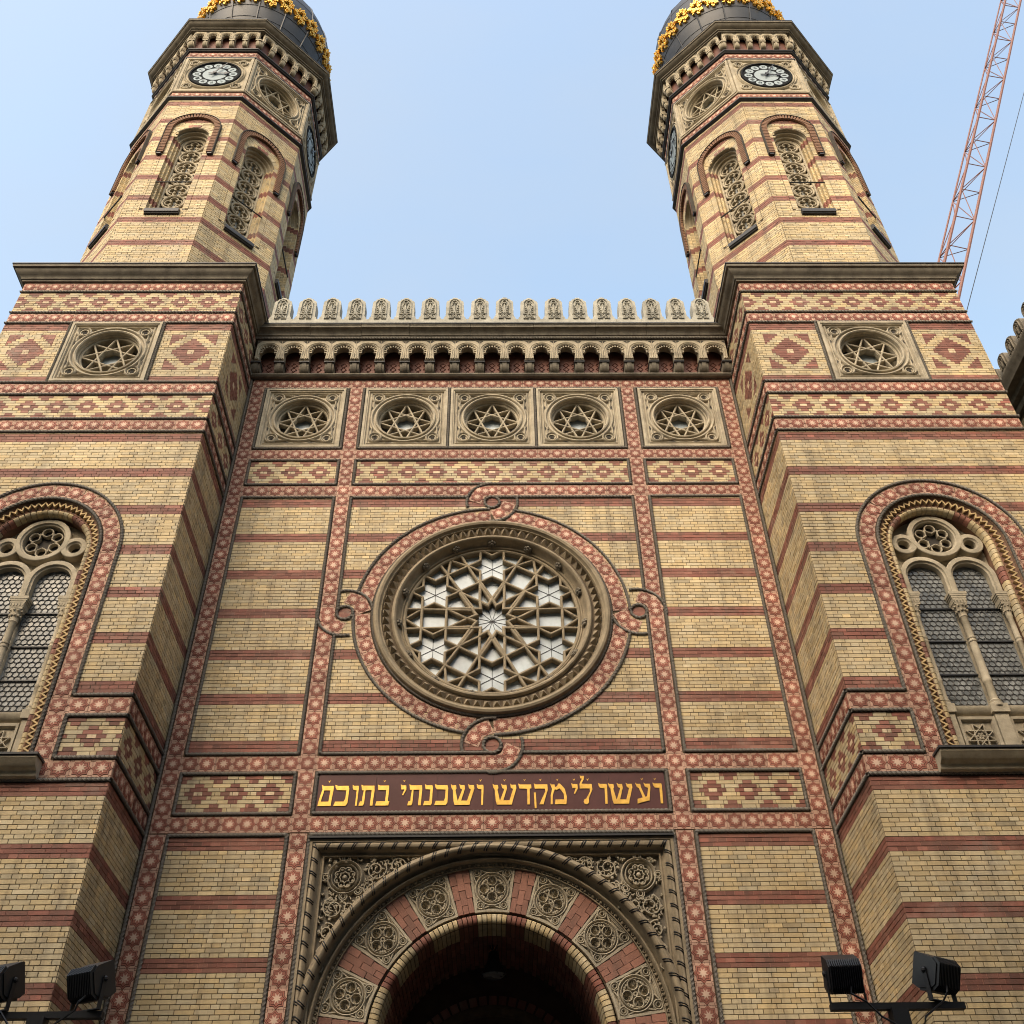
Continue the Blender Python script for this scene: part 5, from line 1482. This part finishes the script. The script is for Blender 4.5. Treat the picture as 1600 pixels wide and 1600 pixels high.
    dm.sweep(PLAN, octc, [(0, 26.47), (0.025, 26.48), (0.06, 26.515), (0.08, 26.53), (0.08, 26.565), (0.015, 26.63), (0.0, 26.64)], True, 0)
    dm.sweep(PLAN, octc, [(0, 26.88), (0.04, 26.885), (0.05, 26.91), (0.03, 26.955), (0, 26.96)], True, 1)
    dm.sweep(PLAN, octc, [(0, 28.74), (0.04, 28.75), (0.045, 28.78), (0.02, 28.83), (0, 28.835)], True, 0)
    dm.sweep(PLAN, octc, [(0, 29.11), (0.045, 29.12), (0.06, 29.15), (0.085, 29.165), (0.085, 29.20), (0.02, 29.26), (0, 29.27)], True, 0)
    for z0 in (26.64, 28.84):
        dm.sweep(PLAN, octc, [(0.004, z0), (0.004, z0 + 0.27)], True, 2)
    dm.sweep(PLAN, octc, [(0.002, 29.26), (0.002, 30.06), (0.14, 30.06)], True, 2)
    dr = part("drum", dm, ['lead', 'stone', 'glazed'], tw)
    global TILE
    for d in near:
        f = face(d)
        for z0 in (26.755, 28.965):
            for i in range(7):
                g_ = f.sub(-OW + OW * 2 * (i + 0.5) / 7, z0, 0.0)
                link("star_tile", TILE, dr, g_.mat(OW * 2 / 7 / 0.25, 0.86, 1))
        if d % 90 == 0: clock_panel(tw, f, 27.85, 2 * OW)
        else: star_panel(tw, f, 0, 27.85, 2 * OW - 0.01, depth=0.22)
        for i in range(5): link("arch_bay", DB, dr, f.sub(-OW + OW * 2 * (i + 0.5) / 5, 29.57, 0.165).mat())
        for i in range(6): link("corbel", DCORB, dr, f.sub(-OW + OW * 2 * i / 5, 29.57, 0.0).mat())
    cc = MB()
    cc.sweep(PLAN, octc, [(0.06, 30.00), (0.20, 30.01), (0.20, 30.05), (0.235, 30.06), (0.24, 30.10), (0.30, 30.13), (0.34, 30.17), (0.36, 30.21), (0.385, 30.22), (0.39, 30.27)], True, 0)
    cc.sweep(PLAN, octc, [(0.37, 30.27), (0.40, 30.272), (0.40, 30.30), (0.35, 30.32), (-0.6, 30.40)], True, 1)
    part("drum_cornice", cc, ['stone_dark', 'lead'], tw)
    # dome ---------------------------------------------------------------
    pr = [(1.62, 30.35), (1.58, 30.55), (1.55, 30.9), (1.60, 31.3), (1.72, 31.75), (1.86, 32.2), (1.97, 32.65), (2.03, 33.1), (2.04, 33.5), (1.99, 34.0), (1.86, 34.5), (1.66, 35.0), (1.38, 35.6), (1.05, 36.3), (0.72, 37.1), (0.42, 38.0), (0.22, 38.8), (0.12, 39.6), (0.0, 39.7)]
    do = MB(); cen = (s * TX, TC, 0); do.lathe(cen, pr, 48)
    dome = part("dome", do, 'slate', tw)
    for k in range(16):
        rb = MB(); a = 2 * PI * (k + 0.5) / 16
        rb.tube([(cen[0] + (r_ + 0.006) * math.cos(a), cen[1] + (r_ + 0.006) * math.sin(a), z_) for r_, z_ in pr[:-1]], 0.024, 5)
        link("rib", rb.mesh("rib", 'slate'), dome)
    sm = MB()
    for z_, r_ in ((31.55, 1.668), (32.15, 1.848), (32.62, 1.968), (33.9, 2.004), (34.7, 1.784)):
        sm.lathe((cen[0], cen[1], z_), [(r_ - .01, -0.02), (r_ + 0.004, -0.012), (r_ + 0.004, 0.012), (r_ - .01, 0.02)], 48)
    link("seam", sm.mesh("seam", 'slate'), dome)
    for k in range(24):
        a = 2 * PI * k / 24; N = np.array([math.cos(a), math.sin(a), 0]); fl = Fr(np.array([cen[0], cen[1], 30.36]) + N * 1.86, (-math.sin(a), math.cos(a), 0), Z)
        sc_ = MB(); sc_.prism(fl, arc((0, 0.14), 0.20, 0, 180, 10) + [(-0.2, 0), (0.2, 0)], -0.05, 0.03, back=True)
        link("antefix", sc_.mesh("antefix", 'slate', False), dome)
    for k in range(28):
        a = 2 * PI * (k + 0.5) / 28; z_ = 33.0 + (0.07 if k % 2 else 0.0); r_ = 2.03
        N = np.array([math.cos(a), math.sin(a), -0.12]); N /= np.linalg.norm(N); U_ = np.array([-math.sin(a), math.cos(a), 0]); V_ = np.cross(N, U_)
        f2 = Fr(np.array([cen[0] + r_ * math.cos(a), cen[1] + r_ * math.sin(a), z_]), U_, V_)
        link("dome_ornament", ORN, dome, f2.mat(0.94, 0.98, 1.2))
    fi = MB(); fi.lathe((cen[0], cen[1], 39.6), [(0.10, 0), (0.12, 0.1), (0.05, 0.2), (0.05, 0.4), (0.2, 0.6), (0.24, 0.8), (0.15, 1.0), (0.04, 1.2), (0.03, 2.2), (0, 2.25)], 16)
    link("finial", fi.mesh("finial", 'gold'), dome)
    return tw
build_tower(-1, "left of the two striped brick clock towers, octagon on a square base, no crane behind")
build_tower(1, "right of the two striped brick clock towers, octagon on a square base, crane behind it")
# ------------------------------------------------------------------ neighbouring wing at the right edge
wg = thing("side_wing", (12.5, 2.5, 0), "grey crested cornice of the neighbouring wing, right of the right tower", "building")
WF = Fr((11.6, 0, 0), (0, -1, 0), Z)                 # faces the synagogue, u runs towards the street
b = MB(); b.box(PLAN, 11.6, 22.0, -7.0, 8.0, 0, 18.3)
part("wall", b, 'wing', wg, smooth=False)
ww = MB(); ww.prism(LOCAL, archpath(0.5, 1.9, 0.0, 14), -0.05, 0.01, 1)
ww.sweep(LOCAL, archpath(0.5, 1.9, 0.0, 14), [(0.18, -0.01), (0.18, 0.06), (0.05, 0.08), (0.0, 0.03), (-0.03, 0.01)])
ww.box(LOCAL, -0.75, 0.75, -0.16, 0.0, 0, 0.16); ww.box(LOCAL, -0.03, 0.03, 0, 2.35, 0.0, 0.04)
WW = ww.mesh("window", ['stone', 'glass'])
for fl in range(3):
    for i in range(5): link("window", WW, wg, WF.sub(-6.0 + i * 2.7, 3.2 + fl * 4.8, 0.0).mat(1, 1.15, 1))
c = MB(); c.sweep(WF, [(-8.0, 18.2), (7.0, 18.2)], [(0, 0), (0, 0.10), (0.05, 0.13), (0.12, 0.14), (0.16, 0.24), (0.25, 0.28), (0.30, 0.42), (0.42, 0.46), (0.5, 0.52), (0.56, 0.52), (0.57, 0)])
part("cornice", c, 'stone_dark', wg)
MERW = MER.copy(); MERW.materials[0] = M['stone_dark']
for i in range(14):
    link("merlon", MERW, wg, WF.sub(-2.6 + 0.47 * i, 18.70, 0.32).mat(0.88, 0.75, 1))

# ------------------------------------------------------------------ hanging lantern in the porch
la = thing("lantern", (0.02, 1.0, 6.45), "dark bell shaped lamp hanging from the porch vault under the arch", "lamp")
b = MB(); b.lathe((0.02, 1.0, 6.45), [(0.0, 0.05), (0.17, 0.03), (0.19, 0.0), (0.18, 0.02), (0.12, 0.14), (0.08, 0.22), (0.07, 0.32), (0.03, 0.34), (0.0, 0.35)], 20)
part("shade", b, 'iron', la)
b = MB(); b.lathe((0.02, 1.0, 6.45), [(0.0, -0.005), (0.15, 0.0), (0.165, 0.03)], 20); part("diffuser", b, 'glass', la)
b = MB(); b.tube([(0.02, 1.0, 6.78), (0.0, 1.0, 6.87)], 0.012, 5); b.tube([(0.03, 1.0, 6.78), (0.08, 1.0, 6.88)], 0.008, 5); b.tube([(0.01, 1.0, 6.78), (-0.05, 1.0, 6.88)], 0.008, 5)
part("hanger", b, 'iron', la)

# ------------------------------------------------------------------ floodlights on posts
def flood_post(xc, heads, label):
    po = thing("floodlight_post", (xc, -6.0, 0), label, "floodlight", "floodlight posts before the front")
    b = MB(); f = Fr((xc, -6.0, 0), X, Z); b.box(f, -0.06, 0.06, 0, 3.935, -0.055, 0.055); part("post", b, 'iron', po, False)
    xs_ = [h[0] for h in heads]
    b = MB(); b.box(f, min(xs_) - xc - 0.14, max(xs_) - xc + 0.14, 3.93, 3.975, -0.03, 0.03); part("crossbar", b, 'iron', po, False)
    for x_, yaw, tilt in heads:
        # local: y forwards (towards the building), z up
        R = Matrix.Translation((x_, -6.0, 4.185)) @ Matrix.Rotation(math.radians(yaw), 4, 'Z') @ Matrix.Rotation(math.radians(tilt), 4, 'X')
        h = MB(); w2 = 0.122
        side_ = [(-0.10, -0.075), (-0.075, -0.10), (0.05, -0.125), (0.11, -0.10), (0.11, 0.115), (0.10, 0.125), (-0.055, 0.105), (-0.10, 0.065)]
        SF = Fr((0, 0, 0), Y, Z)                           # u = forwards, v = up, n = x
        h.prism(SF, side_, -w2, w2, 0, back=True)
        o = part("floodlight", h, 'lamp', po, True, 30); o.matrix_basis = R
        fn = MB()
        for i in range(15):
            xx = -w2 + 0.012 + i * (2 * w2 - 0.024) / 14
            fn.prism(SF, [(-0.125, -0.08), (-0.085, -0.125), (0.04, -0.140), (0.04, -0.11), (-0.09, -0.07), (-0.09, 0.06), (-0.055, 0.10), (-0.075, 0.115), (-0.125, 0.075)], xx - 0.003, xx + 0.003, 0, back=True)
        q = link("cooling_fins", fn.mesh("cooling_fins", 'lamp', False), None); q.parent = o
        gl = MB(); gl.box(Fr((0, 0.11, 0), (-1, 0, 0), Z), -0.11, 0.11, -0.09, 0.105, 0, 0.004); q = link("lens", gl.mesh("lens", 'glass', False), None); q.parent = o
        br = MB()                                          # stirrup bracket: pivots on the sides, foot on the crossbar
        c_, s_ = math.cos(math.radians(yaw)), math.sin(math.radians(yaw))
        for sd in (-1, 1):
            p0 = np.array([x_ + sd * 0.130 * c_, -6.0 + sd * 0.130 * s_, 4.19]); p1 = np.array([x_ + sd * 0.130 * c_, -6.0 + sd * 0.130 * s_, 3.985])
            br.box(Fr(p1, (c_, s_, 0), Z), -0.004, 0.004, 0, p0[2] - p1[2] + 0.02, -0.018, 0.018)
            br.ball(p0, 0.022, 8, 5)
        br.box(Fr((x_, -6.0, 3.977), (c_, s_, 0), Z), -0.134, 0.134, 0, 0.008, -0.018, 0.018)
        part("bracket", br, 'iron', po, False)
        cb_ = MB(); cb_.tube([(x_ + 0.02, -6.08, 4.07), (x_ - 0.01, -6.13, 4.01), (x_ + (xc - x_) * 0.2 + 0.03, -6.10, 3.96), (x_ + (xc - x_) * 0.55, -6.09, 3.86), (xc + (0.09 if x_ < xc else 0.1), -6.08, 3.72), (xc + 0.08, -6.07, 3.4)], 0.008, 5)
        part("cable", cb_, 'iron', po)
flood_post(3.01, [(2.66, -4, 24), (3.365, 30, 24)], "black post with two floodlights before the right hand tower, low at right")
flood_post(-3.25, [(-2.93, -26, 24), (-3.60, -20, 24)], "black post with two floodlights before the left hand tower, low at left")

# ------------------------------------------------------------------ tower crane behind
cr = thing("tower_crane", (20.0, 40.0, 0), "orange red lattice jib of a construction crane rising behind the right tower", "crane")
A_ = [np.array(p) for p in ((40.83, 40.0, 76.63), (40.23, 40.0, 79.79), (40.87, 41.5, 82.16))]
B_ = [np.array(p) for p in ((68.13, 40.0, 139.87), (64.73, 40.0, 136.87), (65.52, 41.5, 140.62))]
dj = (B_[1] - A_[1]); dj /= np.linalg.norm(dj)
def on_chord(i, t):
    a = A_[i] + dj * ((A_[1] - A_[i]) @ dj); d = (B_[i] - A_[i]); d /= np.linalg.norm(d)
    return a + dj * t
ch = MB()
for i in range(3): ch.tube([on_chord(i, -55), on_chord(i, 82)], 0.15 if i < 2 else 0.10, 6)
part("jib_chords", ch, 'crane', cr)
lt = MB(); st = 10.4
t = -54.0
while t < 80:
    a, a2, m1, m2, c1 = on_chord(0, t), on_chord(0, t + st), on_chord(1, t + st * 0.5), on_chord(1, t), on_chord(2, t + st * 0.5)
    ah = on_chord(0, t + st * 0.5)
    for p, q in ((a, m1), (m1, a2), (a, m2), (ah, m1), (a, c1), (c1, a2), (c1, m2), (c1, on_chord(1, t + st)), (c1, m1), (c1, ah)): lt.tube([p, q], 0.05, 4)
    t += st
part("jib_lattice", lt, 'crane', cr)
ms = MB(); foot = on_chord(1, -55)
for dx in (-0.8, 0.8):
    for dy in (-0.8, 0.8): ms.tube([(foot[0] + dx, foot[1] + dy, 0), (foot[0] + dx, foot[1] + dy, foot[2] + 1)], 0.09, 5)
z_ = 0.0
while z_ < foot[2]:
    for dy in (-0.8, 0.8): ms.tube([(foot[0] - 0.8, foot[1] + dy, z_), (foot[0] + 0.8, foot[1] + dy, z_ + 1.6)], 0.05, 4)
    for dx in (-0.8, 0.8): ms.tube([(foot[0] + dx, foot[1] - 0.8, z_), (foot[0] + dx, foot[1] + 0.8, z_ + 1.6)], 0.05, 4)
    z_ += 1.6
part("mast", ms, 'crane', cr)
cbm = MB(); p1, p2 = np.array((40.41, 40.0, 73.43)), np.array((58.57, 40.0, 112.1)); d = (p2 - p1)
cbm.tube([p1 - d * 0.8, p2 + d * 0.6], 0.035, 4); part("hoist_cable", cbm, 'iron', cr)

# ------------------------------------------------------------------ unseen row of houses across the street, added to shade the lower front
ap = thing("added_apartment_building", (0, -30, 0), "unseen plain apartment block, added across the street to shade the lower synagogue front", "building")
AF = Fr((0, -21.5, 0), (-1, 0, 0), Z)
b = MB(); b.box(PLAN, -45, 45, -37.0, -21.5, 0, 23.0); part("wall", b, 'render', ap, False)
b = MB(); b.sweep(AF, [(-45.2, 22.6), (45.2, 22.6)], [(0, 0), (0.05, 0.12), (0.2, 0.18), (0.3, 0.45), (0.45, 0.5), (0.5, 0.5), (0.52, 0)]); part("cornice", b, 'stone', ap)
b = MB(); b.add([(-45, -21.5, 23.1), (45, -21.5, 23.1), (45, -30, 26), (-45, -30, 26), (45, -37, 23.1), (-45, -37, 23.1)], [(0, 1, 2, 3), (3, 2, 4, 5)]); part("roof", b, 'slate', ap, False)
wb = MB(); wb.box(LOCAL, -0.6, 0.6, 0, 2.1, -0.05, 0.01, 1)
wb.sweep(LOCAL, [(-0.6, 0), (0.6, 0), (0.6, 2.1), (-0.6, 2.1)], [(-0.14, -0.01), (-0.14, 0.06), (0, 0.08), (0.03, 0.02)], True)
wb.box(LOCAL, -0.03, 0.03, 0, 2.1, 0.0, 0.04); wb.box(LOCAL, -0.9, 0.9, -0.22, -0.1, 0, 0.18)
WIN = wb.mesh("window", ['stone', 'glass'])
for fl in range(5):
    for i in range(-17, 18): link("window", WIN, ap, AF.sub(i * 2.5, 1.6 + fl * 4.0, 0.0).mat())
